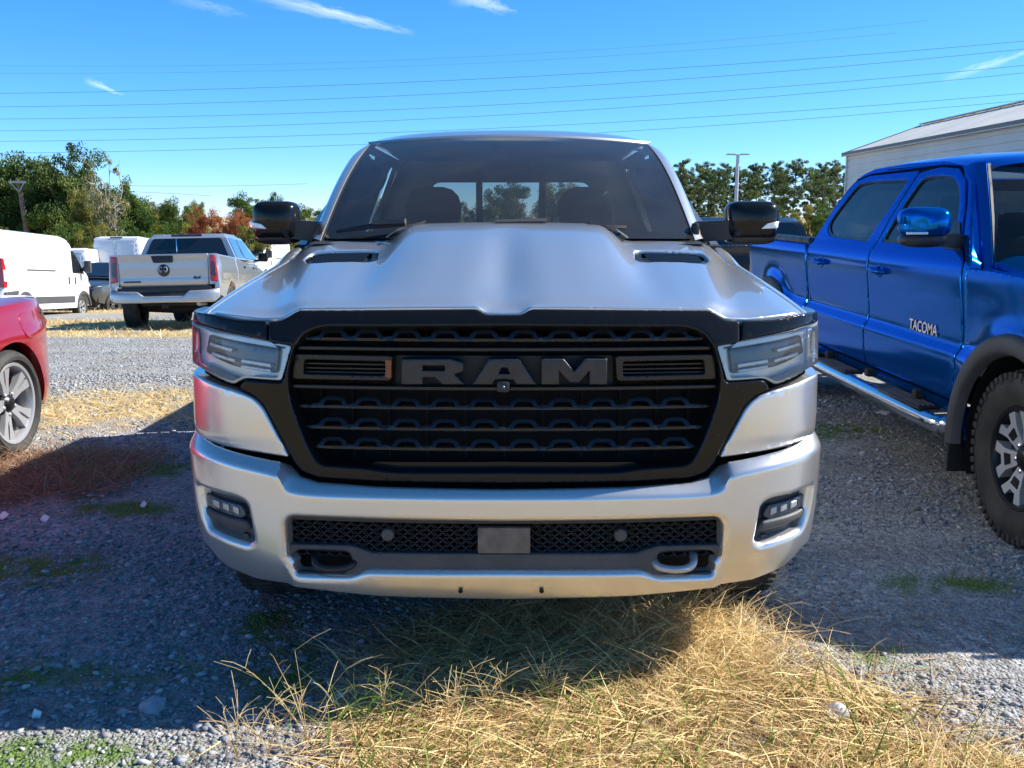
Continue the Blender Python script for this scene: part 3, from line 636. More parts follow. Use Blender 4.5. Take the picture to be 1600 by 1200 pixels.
GS = 'bushes at the foot of the trees'
sh = [(-30, 350, 52, 120), (30, 345, 61.5, 100), (95, 350, 50, 90), (150, 352, 50, 70), (200, 345, 52, 70), (255, 350, 54, 70), (305, 352, 62, 60), (350, 356, 64, 60), (420, 352, 66, 70), (470, 345, 70, 70), (540, 340, 75, 80), (620, 338, 75, 90), (700, 330, 78, 80), (770, 326, 78, 80), (850, 326, 78, 90), (930, 330, 78, 90),
      (1000, 330, 78, 80), (1060, 335, 80, 80), (1110, 338, 80, 70), (1160, 332, 82, 70), (1205, 326, 82, 60), (1250, 322, 80, 60), (1295, 318, 80, 60), (1335, 325, 82, 60)]
plc = ['at the left edge behind the van', 'below the utility pole', 'right of the utility pole', 'under the half bare tree', 'left of the silver pickup cab', 'behind the silver pickup cab', 'under the left orange tree', 'under the right orange tree', 'under the left mirror', 'left of the windshield pillar', 'behind the windshield pillar', 'behind the left seat', 'at the left of the rear window', 'left of the rear window middle', 'right of the rear window middle', 'at the right of the rear window', 'behind the right seat', 'right of the right windshield pillar', 'left of the right mirror', 'above the right mirror', 'right of the right mirror', 'under the tallest pine', 'left of the blue cab', 'behind the blue cab']
for i, ((u, v, d, w_), q) in enumerate(zip(sh, plc)): plant('bush' if i % 3 else 'bushy', u, v, d, w_, 'low leafy bush ' + q, 'bush', GS, 'bush')

# ================================================================== WHEELS
def wheel(parent, c, side, r=.40, w=.27, rr=.255, style='split', lugs=True, mat_face='rim_bright', mat_deep='rim_dark', depth=.06, caliper=None):
    """tyre with rim, spokes and nuts; side = +1/-1: the outer face looks along +x or -x; c in the parent's local frame (before ORG)"""
    s = side; hw = w / 2
    prof = [(-hw * .55, rr), (-hw * .8, rr + .008), (-hw * .97, rr + (r - rr) * .3), (-hw, rr + (r - rr) * .55), (-hw * .95, r - .035), (-hw * .84, r - .012), (-hw * .6, r), (0, r + .003), (hw * .6, r), (hw * .84, r - .012), (hw * .95, r - .035), (hw, rr + (r - rr) * .55), (hw * .97, rr + (r - rr) * .3), (hw * .8, rr + .008), (hw * .55, rr)]
    V, Fc = lathe_geo(prof, 56); parts = [(V, Fc)]
    if lugs:
        for k in range(54):
            for q in (-1, 1):
                g = 2 * math.pi * (k + (.25 if q > 0 else 0)) / 54
                ln = .030 if k % 2 else .046
                v, f = box_geo((q * hw * .89, 0, r - .006 - ln / 2), (hw * .22, .031, ln), .005); ca, sa = math.cos(g), math.sin(g)
                v = np.stack([v[:, 0], v[:, 1] * ca - v[:, 2] * sa, v[:, 1] * sa + v[:, 2] * ca], 1); parts.append((v, f))
            g = 2 * math.pi * (k + .1) / 54
            for q in (-.38, .38):
                v, f = box_geo((q * hw, 0, r - .004), (hw * .5, .026, .020), .004); ca, sa = math.cos(g + q * .1), math.sin(g + q * .1)
                v = np.stack([v[:, 0], v[:, 1] * ca - v[:, 2] * sa, v[:, 1] * sa + v[:, 2] * ca], 1); parts.append((v, f))
    V, Fc = join_geo(parts); c = np.array(c, float)
    t = mk('wheel', V * [s, 1, 1] + c, Fc if s == 1 else [f[::-1] for f in Fc], 'rubber', parent, True, 35)
    def put(nm, V, Fc, mat): return mk(nm, np.asarray(V) * [s, 1, 1] + c, Fc if s == 1 else [f[::-1] for f in Fc], mat, t, True, 35)
    lip = hw * .80
    V, Fc = lathe_geo([(-hw * .6, rr), (lip - .10, rr - .03), (lip - .02, rr - .022), (lip, rr - .012), (lip + .004, rr + .004), (lip - .006, rr + .012)], 56); put('rim', V, Fc, mat_face if style != 'split' else 'rim_dark')
    V, Fc = lathe_geo([(lip - .13, .001), (lip - .13, rr - .03)], 40); put('brake_backing', V, Fc, 'void')
    V, Fc = lathe_geo([(lip - .115, .10), (lip - .105, .10), (lip - .105, rr * .68), (lip - .115, rr * .68)], 40); put('brake_disc', V, Fc, 'steel')
    if caliper: put('brake_caliper', *box_geo((lip - .10, rr * .50, rr * .25), (.05, .07, .15), .015, Matrix.Rotation(.4, 3, 'X')), caliper)
    def spoke2d(poly, x0, x1, nm, mat, n, rot0=0., bev=.0):
        poly = np.array(poly)
        for k in range(n):
            g = rot0 + 2 * math.pi * k / n; ca, sa = math.cos(g), math.sin(g); m = len(poly)
            rad = poly[:, 1]; xo = x1 + (x0 - x1) * 0; dish = -.035 * (1 - rad / rr)
            P = np.stack([poly[:, 0] * ca - poly[:, 1] * sa, poly[:, 0] * sa + poly[:, 1] * ca], 1)
            Vf = np.column_stack([np.full(m, x1) + dish, P]); Vb = np.column_stack([np.full(m, x0), P * np.array([1, 1])])
            Fc = [list(range(m))] + [[i, m + i, m + (i + 1) % m, (i + 1) % m] for i in range(m)]
            put(nm, np.vstack([Vf, Vb]), Fc, mat)
    if style == 'split':
        k = rr
        spoke2d([(-.030, .06), (.030, .06), (.052, .62 * k), (.105, .93 * k), (.05, .975 * k), (.022, .74 * k), (-.022, .74 * k), (-.05, .975 * k), (-.105, .93 * k), (-.052, .62 * k)], lip - .07, lip - .006, 'spoke', mat_face, 6, .26)
        spoke2d([(-.046, .30 * k), (.046, .30 * k), (.040, .56 * k), (-.040, .56 * k)], lip - .08, lip - .022, 'spoke_pocket', 'rim_dark', 6, .26 + math.pi / 6)
        spoke2d([(-.022, .45 * k), (.022, .45 * k), (.03, .62 * k), (-.03, .62 * k)], lip - .05, lip - .0015, 'spoke_inlay', 'rim_dark', 6, .26)
    elif style == 'five':
        k = rr
        for dg in (-.17, .17):
            spoke2d([(-.020, .05), (.020, .05), (.017, .60 * k), (.034, .985 * k), (-.034, .985 * k), (-.017, .60 * k)], lip - .06, lip - .008, 'spoke', mat_face, 5, .3 + dg)
    else:
        spoke2d([(-.03, .05), (.03, .05), (.04, .985 * rr), (-.04, .985 * rr)], lip - .06, lip - .01, 'spoke', mat_face, 6, .2)
    V, Fc = lathe_geo([(lip - .08, .085), (lip - .045, .08), (lip - .035, .055), (lip - .02, .045), (lip - .012, .03), (lip - .012, .001)], 24); put('hub_cap', V, Fc, mat_deep)
    for k in range(6 if style != 'five' else 5):
        g = 2 * math.pi * (k + .5) / (6 if style != 'five' else 5) + .26; v, f = lathe_geo([(lip - .06, .013), (lip - .028, .012), (lip - .024, .006), (lip - .024, .001)], 8); put('wheel_nut', v + [0, .068 * math.cos(g), .068 * math.sin(g)], f, 'chrome' if lugs else 'steel')
    return t

# ================================================================== MAIN TRUCK
TX, TY = -.036, 2.80
tk = thing('pickup_truck', 'large silver pickup facing the camera with a black grille reading RAM', 'pickup truck', (TX, TY, 0))
PC = catmull([(-.55, .03), (-.3, .008), (0, 0), (.3, .008), (.55, .03), (.74, .058), (.88, .105), (.975, .175), (1.035, .265), (1.062, .38), (1.068, .52)], 14)[28:]
_cs = np.r_[0, np.cumsum(np.linalg.norm(np.diff(PC, axis=0), axis=1))]; S_END = _cs[-1]
_tn = np.gradient(PC, _cs, axis=0); _tn /= np.linalg.norm(_tn, axis=1)[:, None]; _tn[0] = (1, 0)
def pf(s, z, ins):
    s = np.asarray(s, float); a = np.abs(s); sg = np.where(s < 0, -1., 1.)
    ex = np.maximum(a - S_END, 0); x = np.interp(a, _cs, PC[:, 0]); y = np.interp(a, _cs, PC[:, 1]) + ex; tx = np.interp(a, _cs, _tn[:, 0]); ty = np.interp(a, _cs, _tn[:, 1])
    return np.stack([sg * (x - .4 * ty * ins), y + tx * ins, np.broadcast_to(z, s.shape)], -1)
def s_of_x(x): return float(np.interp(abs(x), PC[:, 0], _cs))
def sz1(u, v, ins):
    y = 0.; 
    for _ in range(8):
        p = atY(u, v, TY + y); x, z = abs(p[0] - TX), p[2]; s = s_of_x(x); i = ins(s, z) if callable(ins) else ins; y = float(np.interp(s, _cs, PC[:, 1])) + i * float(np.interp(s, _cs, _tn[:, 0]))
    # account for the inset moving the surface inward
    i = ins(s, z) if callable(ins) else ins; s = s_of_x(min(x + .4 * i * float(np.interp(s, _cs, _tn[:, 1])), 1.0679))
    return np.array([s, z])
def hp(dx, v, ins=0.): return (sz1(788 + dx, v, ins) + sz1(788 - dx, v, ins)) / 2
def half(lst, ins=0.): return [hp(dx, v, ins) for dx, v in lst]
def mirror_loop(right):                             # right half, from the centre line round to the centre line
    r = [np.array(p, float) for p in right]
    for q in (r[0], r[-1]):
        if abs(q[0]) < .008: q[0] = 0.
    l = [np.array([-p[0], p[1]]) for p in r[::-1]]
    if abs(r[0][0]) < 1e-3: l = l[:-1]
    if abs(r[-1][0]) < 1e-3: l = l[1:]
    return np.array(r + l)
# ---- front bumper
b_crest = half([(0, 782), (200, 780), (325, 775), (350, 756), (370, 744), (482, 707)]); cs_, cz_ = catmull(b_crest, 10).T; cz_ = np.convolve(np.pad(cz_, 4, 'edge'), np.ones(9) / 9, 'valid')
b_bot = half([(0, 938), (200, 932), (313, 921), (387, 908), (445, 880)]) ; 
def crest(s): return np.interp(np.abs(s), cs_, cz_)
def prof_b(s, z):
    a = z - crest(s); up_ = np.maximum(a, 0); dn = np.maximum(-a, 0)
    return 1.5 * (np.sqrt(up_ ** 2 + .014 ** 2) - .014) + .05 * dn + .05 * (dn / .36) ** 4 + .010 * np.exp(-(a / .02) ** 2) * 0
def fm_b(s, z): return pf(s, z, prof_b(s, z))
pbs = lambda s, z: float(prof_b(np.array(s), np.array(z)))
top = half([(0, 762), (200, 758), (291, 751), (318, 742), (332, 724), (345, 714), (482, 677)], pbs)
bot = half([(0, 938), (200, 933), (313, 921), (387, 907), (440, 886), (466, 858)], pbs)
right = bot + [np.array([S_END - .03, .42]), np.array([S_END + .02, .47]), np.array([S_END + .02, top[-1][1] + .01]), ] + top[::-1]
intake = mirror_loop(half([(0, 818), (200, 815), (334, 810), (344, 820), (342, 872), (328, 901), (240, 903), (214, 894), (0, 895)], pbs))
fog_px = [(393, 846), (404, 789), (420, 780), (482, 760), (476, 800), (466, 828), (401, 853)]
fog = fillet(half(fog_px, pbs), [.01, .03, .03, .01, .05, .02, .03]); fogL = fog * [-1, 1]
bumper = panel('front_bumper', mirror_loop(right), fm_b, 'silver', tk, holes=[fillet(intake, .02), fog, fogL[::-1]], sp=.012, bsp=.009, roll=.008, hroll=.022, flange=.03)
for dx in (-68, 58): 
    q = sz1(788 + dx, 922, pbs); sg = 1 if dx > 0 else -1; c = pf(np.array([q[0] * sg]), q[1], 0.0)[0]; V, Fc = lathe_geo([(-.001, .001), (-.001, .0065), (.004, .0075)], 14); mk('bolt_hole', np.stack([V[:, 1], -V[:, 0] + .0035 + pbs(*q) , V[:, 2]], 1) + c + [0, -.008, 0], Fc, 'void', bumper)
# lower intake
def fi(ins): return lambda s, z: pf(s, z, prof_b(s, z) * 0 + ins)
panel('intake_backing', mirror_loop(half([(0, 806), (356, 802), (356, 912), (0, 905)], .16)), fi(.16), 'void', tk, sp=.08, flange=0)
# honeycomb
hz, hw_ = [], .0165
zt, zb_ = hp(0, 815, .06)[1], hp(0, 868, .06)[1]
row = 0; z = zt
while z > zb_ - .01:
    s = -.70 + (row % 2) * hw_ * .9
    while s < .70:
        if abs(s) > .085:
            A = np.array([[s + .021 * math.cos(R(60 * k)), z + .0125 * math.sin(R(60 * k))] for k in range(6)]); B = np.array([[s + .0175 * math.cos(R(60 * k)), z + .0095 * math.sin(R(60 * k))] for k in range(6)])
            a, b, b2 = pf(A[:, 0], A[:, 1], .062), pf(B[:, 0], B[:, 1], .064), pf(B[:, 0], B[:, 1], .09); V = np.vstack([a, b, b2]); hz.append((V, [[i, (i + 1) % 6, 6 + (i + 1) % 6, 6 + i] for i in range(6)] + [[6 + i, 6 + (i + 1) % 6, 12 + (i + 1) % 6, 12 + i] for i in range(6)]))
        s += .0365
    z -= .0125; row += 1
V, Fc = join_geo(hz); tag(mk('honeycomb_mesh', V, Fc, 'mesh', tk, False), kind='stuff')
hook_r = fillet(half([(236, 862), (330, 858), (336, 892), (244, 897)], .05), .035)
valance = mirror_loop(half([(0, 865), (205, 864), (240, 853), (350, 850), (346, 890), (330, 905), (200, 904), (0, 903)], .045))
panel('lower_valance', valance, fi(.045), 'grey_plastic', tk, holes=[hook_r, (hook_r * [-1, 1])[::-1]], sp=.03, bsp=.015, roll=.006, hroll=.008, flange=.05)
panel('intake_brow', mirror_loop(half([(0, 806), (350, 800), (352, 812), (0, 820)], .035)), fi(.045), 'black_plastic', tk, sp=.04, flange=.03)
a = half([(0, 824), (41, 824), (41, 864), (0, 864)], .04); panel('plate_bracket', fillet(mirror_loop(a), .004), fi(.035), 'plate', tk, sp=.03, flange=.02, roll=.003)
for sg in (1, -1):
    q = hp(182, 836, .05); V, Fc = lathe_geo([(0, .001), (0, .017), (.004, .0205), (.03, .0215)], 24); c = pf(np.array([q[0] * sg]), q[1], .045)[0]; mk('parking_sensor', np.stack([V[:, 1], V[:, 0], V[:, 2]], 1) + c, Fc, 'grey_plastic', tk)
    q0 = hp(252, 884, .03); q1 = hp(318, 876, .03)
    path = [(sg * .46, .20, q0[1] + .02), (sg * .47, .09, q0[1] + .008), (sg * .485, .052, q0[1] - .002), (sg * .53, .04, q0[1] - .006), (sg * .575, .048, q0[1] - .002), (sg * .595, .075, q0[1] + .014), (sg * .60, .20, q0[1] + .03)]
    tube('tow_hook', catmull(path, 6), .0125, 'steel' if sg > 0 else 'black_plastic', tk, 10)  # sunlit right hook pale, shaded left hook dark: lighting put into the material colour
# fog lamp pockets
for sg in (1, -1):
    fg = fog * [sg, 1]; cen = fg.mean(0)
    base = panel('fog_lamp', (fg - cen) * 1.06 + cen, fi(.075), 'grey_plastic', tk, sp=.03, flange=.0, out=(0, -1, 0))
    def sub(px, ins, nm, mat, rl, fl, rad): q = np.array(half(px, ins)) * [sg, 1]; return panel(nm, fillet(q, rad), fi(ins), mat, base, sp=.02, bsp=.01, roll=rl, flange=fl)
    sub([(404, 806), (412, 790), (470, 772), (477, 780), (462, 796), (412, 812)], .052, 'lamp_lens', 'lamp_dark', .006, .03, .012)
    for k in range(3): 
        u0 = 416 + k * 16; sub([(u0, 806 - k * 5), (u0 + 1, 794 - k * 4.5), (u0 + 10, 791 - k * 4.5), (u0 + 10, 801 - k * 5)], .046, 'lamp_cell', 'steel', .003, .012, .004)
    sub([(398, 825), (404, 815), (462, 799), (474, 790), (472, 806), (462, 812), (402, 831)], .040, 'trim_bar', 'grey_plastic', .010, .03, .008)
    q = hp(406, 840, .06); V, Fc = lathe_geo([(0, .001), (0, .010), (.003, .0125), (.02, .013)], 18); c = pf(np.array([q[0] * sg]), q[1], .062)[0]; mk('parking_sensor', np.stack([V[:, 1], V[:, 0], V[:, 2]], 1) + c, Fc, 'grey_plastic', base)
# ---- fender corners and headlamps
fe = .045
pts = half([(338, 716), (350, 690), (378, 636), (394, 621), (420, 611), (482, 590)], fe); zt_, zb2 = pts[-1][1] + .005, hp(482, 688, fe)[1]
corner = pts + [np.array([S_END + .05, zt_]), np.array([S_END + .05, zb2 + .012]), np.array([pts[0][0] + .36, zb2])]
def fm_f(s, z): return pf(s, z, fe + .05 * np.maximum(0, z - .87) + .014 * (1 - smooth(.78, .81, z)) * smooth(.55, .9, np.abs(s)) + .02 * np.exp(-((z - .70) / .03) ** 2))
panel('fender_corner', fillet(corner, [.01, .03, .05, .05, .05, .02, .01, .01, .02]), fm_f, 'silver', tk, sp=.022, bsp=.015, roll=.009, flange=.03, sides=(1, -1))
hl = .05
hpx = [(334, 541), (400, 528), (474, 512), (481, 574), (424, 602), (413, 595), (404, 592), (349, 596)]
def lamp(px, ins, ext=None):
    q = half(px, ins)
    return q
lo = lamp(hpx, hl); lens = lo[:3] + [np.array([S_END - .01, lo[2][1] + .012]), np.array([S_END + .005, lo[3][1] + .01])] + lo[3:]
fm_h = lambda ins: (lambda s, z: pf(s, z, ins + .10 * np.maximum(0, z - 1.0)))
lens_r = fillet(lens, [.012, .05, .03, .02, .02, .04, .02, .012, .02, .012])
for sg in (1, -1):
    body = panel('headlight', (lens_r - lens_r.mean(0)) * .995 * [1, 1] * 1 + lens_r.mean(0) if sg == 1 else ((lens_r - lens_r.mean(0)) * .995 + lens_r.mean(0)) * [-1, 1], fm_h(.115), 'reflector', tk, sp=.03, flange=.0)
    panel('lens', lens_r * [sg, 1], fm_h(hl), 'lens', body, sp=.025, bsp=.014, roll=.006, flange=.03)
    rim = panel('lamp_rim', lens_r * [sg, 1], fm_h(hl + .006), 'reflector', body, holes=[((lens_r - lens_r.mean(0)) * [.95, .88] + lens_r.mean(0)) * [sg, 1]], sp=.02, bsp=.014, flange=.045)
    def sub(px, ins, nm, mat, rl=.004, fl=.02, rad=.01): q = np.array(half(px, ins)) * [sg, 1]; return panel(nm, fillet(q, rad), fm_h(ins), mat, body, sp=.02, bsp=.012, roll=rl, flange=fl)
    sub([(352, 546), (470, 524), (474, 552), (422, 574), (356, 584)], .10, 'lamp_bowl', 'lamp_dark', .006, .02, .012)
    sub([(366, 569), (413, 562), (414, 567), (366, 575)], .080, 'light_bar', 'led', .002, .02, .003)
    sub([(366, 578), (413, 571), (414, 575), (366, 582)], .080, 'light_bar', 'led', .002, .02, .003)
    sub([(424, 562), (462, 551), (464, 556), (424, 567)], .080, 'light_bar', 'led', .002, .02, .003)
    sub([(428, 546), (466, 536), (468, 541), (430, 551)], .082, 'light_bar', 'led', .002, .02, .003)
# brow above the lamps
br = half([(371, 501), (420, 499), (462, 491)], .085); br2 = half([(474, 510), (400, 526), (371, 532)], .06)
brow = br + [np.array([S_END - .03, br[-1][1] - .002]), np.array([S_END - .01, br2[0][1] + .004])] + br2
panel('headlight_brow', fillet(brow, .01), lambda s, z: pf(s, z, .055 + .30 * np.maximum(0, z - 1.10)), 'gloss_black', tk, sp=.02, bsp=.015, roll=.006, flange=.03, sides=(1, -1))
# ---- grille surround
def ins_g(s, z): return .045 + .55 * np.maximum(0, z - 1.115) + .05 * np.maximum(0, .80 - z)
igs = lambda s, z: float(ins_g(s, z))
go = half([(0, 757), (200, 754), (289, 748), (316, 738), (330, 722), (340, 700), (376, 634), (392, 619), (416, 607), (410, 597), (404, 594), (347, 598), (332, 541), (369, 533), (369, 501), (350, 500), (342, 496), (322, 484), (60, 482), (42, 482), (28, 491), (0, 491)], igs)
gh_px = [(0, 508), (285, 509), (316, 520), (332, 552), (339, 584), (337, 620), (323, 660), (307, 700), (291, 727), (215, 732), (180, 738), (0, 738)]
gh = half(gh_px, igs)
panel('grille_surround', fillet(mirror_loop(go), .012), lambda s, z: pf(s, z, ins_g(s, z)), 'gloss_black', tk, holes=[fillet(mirror_loop(gh), .04)], sp=.022, bsp=.014, roll=.008, hroll=.008, flange=.06)
def gi(ins): return lambda s, z: pf(s, z, np.zeros_like(s) + ins)
panel('grille_backing', mirror_loop(half([(0, 500), (350, 505), (352, 585), (310, 730), (0, 736)], .2)), gi(.21), 'void', tk, sp=.08, flange=0)
def half_w(v, ins=.08):
    p = np.array(gh_px); du = np.interp(v, p[2:9, 1], p[2:9, 0]); return hp(du - 7, v, ins)
def bar_z(v, ins): return hp(0, v, ins)[1]
AR = [31, 92, 153, 213, 268]
for v in (530, 637, 670, 701):
    z0 = bar_z(v, .085); S = half_w(v)[0] ; topl = []; holes = []; th = .0080
    arcs = [hp(d, v, .085)[0] for d in AR]; arcs = [a for a in arcs if a + .04 < S]
    pts = [(-S, z0)]
    for a in sorted([-a for a in arcs] + arcs):
        pts += [(a - .046, z0 + th), (a - .037, z0 + .021), (a - .024, z0 + .0275), (a + .024, z0 + .0275), (a + .037, z0 + .021), (a + .046, z0 + th)]
        holes.append(np.array([(a - .032, z0 + .001), (a - .026, z0 + .012), (a - .017, z0 + .0165), (a + .017, z0 + .0165), (a + .026, z0 + .012), (a + .032, z0 + .001)][::-1]))
    pts += [(S, z0), (S - .01, z0 - th)] + [(x, z0 - th) for x in np.linspace(S - .05, -S + .05, 40)] + [(-S + .01, z0 - th)]
    panel('grille_bar', np.array(pts), lambda s, z: pf(s, z, .085 + .6 * np.maximum(0, z - z0)), 'bar_black', tk, holes=holes, sp=.03, bsp=.03, flange=.035, roll=.002)
for v in (546, 607):
    z0 = bar_z(v, .08); S = half_w(v)[0]; panel('grille_slat', fillet(np.array([(-S, z0 - .006), (S, z0 - .006), (S, z0 + .006), (-S, z0 + .006)]), .004), gi(.075), 'bar_black', tk, sp=.05, bsp=.03, roll=.003, flange=.04)
for k, d in enumerate([0, 62, 123, 184, 242, 292]):
    for sg in ((1, -1) if d else (1,)):
        s = hp(d, 640, .12)[0] * sg; zt1, zb1 = bar_z(512, .12), bar_z(722 if d < 250 else 690, .12); panel('grille_fin', np.array([(s - .0035, zb1), (s + .0035, zb1), (s + .0035, zt1), (s - .0035, zt1)]), gi(.165), 'void', tk, sp=.2, flange=.03)
panel('lower_blank', fillet(mirror_loop(half([(0, 722), (200, 722), (215, 728), (190, 740), (0, 742)], .09)), .004), gi(.092), 'gloss_black', tk, sp=.04, flange=.02)
panel('logo_plate', fillet(mirror_loop(half([(0, 556), (170, 555), (170, 600), (0, 600)], .13)), .01), gi(.13), 'mesh', tk, sp=.05, flange=.02)
for sg in (1, -1):
    o_ = fillet(np.array(half([(174, 556), (328, 553), (332, 592), (176, 595)], .075)) * [sg, 1], .012); i_ = fillet(np.array(half([(186, 565), (312, 562), (314, 584), (186, 587)], .075)) * [sg, 1], .008)
    sf = panel('side_vent_frame', o_, gi(.072), 'bar_black', tk, holes=[i_], sp=.03, bsp=.015, roll=.003, hroll=.004, flange=.05)
    for v in (569, 576, 582):
        q = np.array(half([(186, v), (313, v - 2), (313, v), (186, v + 2)], .09)) * [sg, 1]; panel('vent_slat', q, gi(.092), 'black_plastic', sf, sp=.06, flange=.03)
    if sg < 0: q = np.array(half([(176, 563), (185, 562), (185, 590), (176, 591)], .07)) * [sg, 1]; panel('marker_lens', fillet(q, .004), gi(.068), 'amber', sf, sp=.02, flange=.01)
# letters
def glyph(ch, u0, u1, v0, v1):
    U = {'R': ([(0, 0), (0, 1), (.80, 1), (1, .84), (1, .52), (.86, .40), (1.02, 0), (.66, 0), (.54, .27), (.34, .27), (.34, 0)], [[(.34, .54), (.34, .74), (.70, .74), (.70, .54)]]),
         'A': ([(0, 0), (.26, 1), (.74, 1), (1, 0), (.69, 0), (.64, .18), (.36, .18), (.31, 0)], [[(.41, .42), (.455, .66), (.545, .66), (.59, .42)]]),
         'M': ([(0, 0), (0, 1), (.34, 1), (.5, .52), (.66, 1), (1, 1), (1, 0), (.73, 0), (.73, .52), (.57, .08), (.43, .08), (.27, .52), (.27, 0)], [])}[ch]
    def mp(p): u, v = u0 + p[0] * (u1 - u0), v1 + p[1] * (v0 - v1); q = sz1(u, v, .055); return (q[0] * (1 if u > 788 else -1), q[1])
    panel('letter_' + ch.lower(), np.array([mp(p) for p in U[0]]), gi(.055), 'letter', tk, holes=[np.array([mp(p) for p in h]) for h in U[1]], sp=.02, bsp=.008, roll=.0045, hroll=.003, flange=.034)
glyph('R', 627, 724, 561, 601); glyph('A', 738, 838, 561, 601); glyph('M', 846, 949, 561, 601)
q = sz1(786, 604, .05); cb = box('front_camera', (pf(np.array([-q[0]]), q[1], .05)[0]), (.038, .03, .032), 'black_plastic', tk, .006); V, Fc = lathe_geo([(-.006, .001), (-.004, .005), (0, .0075), (.004, .008)], 16); mk('camera_lens', np.stack([V[:, 1], V[:, 0], V[:, 2]], 1) + pf(np.array([-q[0]]), q[1] - .001, .034)[0], Fc, 'lamp_dark', cb)
# ---- hood
zf_p = [(0, 489), (27, 488), (42, 479), (120, 479), (320, 481), (346, 496), (380, 497), (452, 488)]
zf = []
for dx, v in zf_p:
    y = .1
    for _ in range(6): p = np.mean([np.abs(atY(788 + s_ * dx, v, TY + y) - [TX, 0, 0]) for s_ in (1, -1)], 0); y = float(np.interp(s_of_x(p[0]), _cs, PC[:, 1])) + .105
    zf.append((p[0], p[2]))
zf.append((1.02, zf[-1][1] - .035)); zfx, zfz = np.array(zf).T
zr_c = np.array([(0, 1.474), (.2, 1.47), (.38, 1.466), (.415, 1.448), (.465, 1.404), (.51, 1.393), (.72, 1.386), (.80, 1.375), (.86, 1.345), (.92, 1.31), (1.0, 1.26)]); HR = 1.24
def yfront(x): a = np.abs(x); return np.interp(a, PC[:60 if False else len(PC), 0], PC[:, 1]) + .105
def zH(x, y):
    a = np.abs(x); w_ = (y - yfront(a)) / (HR - yfront(a)); w_ = np.clip(w_, -.1, 1.15); wc = np.clip(w_, 0, 1)
    sm = np.interp(a, zfx, zfz); inner = np.minimum(a, .60); sm2 = sum(np.interp(np.abs(inner + k), zfx, zfz) for k in np.linspace(-.05, .05, 5)) / 5 + .004
    zrr = sum(np.interp(np.minimum(np.abs(a + k), .78), zr_c[:, 0], zr_c[:, 1]) for k in (-.012, -.006, 0, .006, .012)) / 5
    wb = smooth(.0, 1.0, w_) * .35 + np.clip(w_, 0, 1.15) * .65
    top_ = sm2 * (1 - wb) + zrr * wb
    top_ = top_ + .035 * np.sin(math.pi * wc) * (1 - smooth(.25, .52, a)) + .012 * np.exp(-((a - .62) / .13) ** 2) * 6.75 * wc * (1 - wc) ** 2
    top_ = top_ - .012 * (1 - smooth(0, .10, a)) * smooth(0, .3, w_) * (1 - smooth(.5, .9, w_))
    xs_ = .675 + .185 * np.clip(w_, 0, 1.1) ** .9; low = 1.188 + .135 * np.clip(w_, 0, 1.15) ** .85 - .10 * np.maximum(0, a - .88)     # the shoulder and the lower fender plane outside it
    S = smooth(xs_ - .055, xs_ + .055, a); z = top_ - np.maximum(0, top_ - low) * S
    f = smooth(0, .07, w_); return sm * (1 - f) + z * f
def fm_hood(x, y): return np.stack([x, y, zH(x, y)], -1)
def hood_edge(y): return np.interp(y, [.25, .6, 1.0, 1.3], [.965, .935, .90, .88])
xs = np.linspace(0, .957, 60); front = [(x, float(yfront(x)) + .004) for x in xs]
side = [(float(hood_edge(y)), y) for y in np.linspace(.30, 1.28, 14)]
rear = [(.80, 1.285), (.5, 1.24), (.40, 1.20), (.2, 1.18), (0, 1.175)]
def on_hood(u, v):
    d = ray(u, v); lo_, hi_ = .15, 1.3
    for y in np.linspace(.15, 1.3, 400):
        p = CO + d * ((TY + y) / d[1])
        if p[2] <= float(zH(np.array(abs(p[0] - TX)), np.array(y))): break
    return np.array([abs(p[0] - TX), y])
vent = np.array([(.478, .765), (.500, .985), (.765, 1.005), (.785, .93), (.735, .78)]); vent = fillet(vent, .03)
panel('hood', mirror_loop(front + side + rear), fm_hood, 'silver', tk, holes=[vent, (vent * [-1, 1])[::-1]], sp=.026, bsp=.014, out=(0, 0, 1), roll=.005, hroll=.008, flange=.022)
for sg in (1, -1):
    vo_ = panel('hood_vent', ((vent - vent.mean(0)) * 1.06 + vent.mean(0)) * [sg, 1], lambda x, y: fm_hood(x, y) - [0, 0, .022], 'black_plastic', tk, sp=.03, out=(0, 0, 1), flange=0)
    for k in range(4): 
        y = .825 + k * .043; loft('vent_louvre', [[(sg * x, y - .012, float(zH(np.array(x), np.array(y))) - .016) for x in np.linspace(.535, .745, 6)], [(sg * x, y + .012, float(zH(np.array(x), np.array(y))) - .006) for x in np.linspace(.535, .745, 6)]], 'gloss_black', vo_)
    panel('vent_frame', vent * [sg, 1], lambda x, y: fm_hood(x, y) - [0, 0, .007], 'gloss_black', vo_, holes=[((vent - vent.mean(0)) * [.86, .76] + vent.mean(0)) * [sg, 1]], sp=.03, bsp=.014, out=(0, 0, 1), flange=.012)
# under-hood closing so no light leaks between hood and grille
loft('light_leak_closing', [[(x, float(yfront(x)) + .02, float(np.interp(abs(x), zfx, zfz)) - .022) for x in np.linspace(-.95, .95, 40)], [(x, float(yfront(x)) + .10, float(np.interp(abs(x), zfx, zfz)) - .06) for x in np.linspace(-.95, .95, 40)], [(x, float(yfront(x)) + .12, .45) for x in np.linspace(-.95, .95, 40)]], 'void', tk)
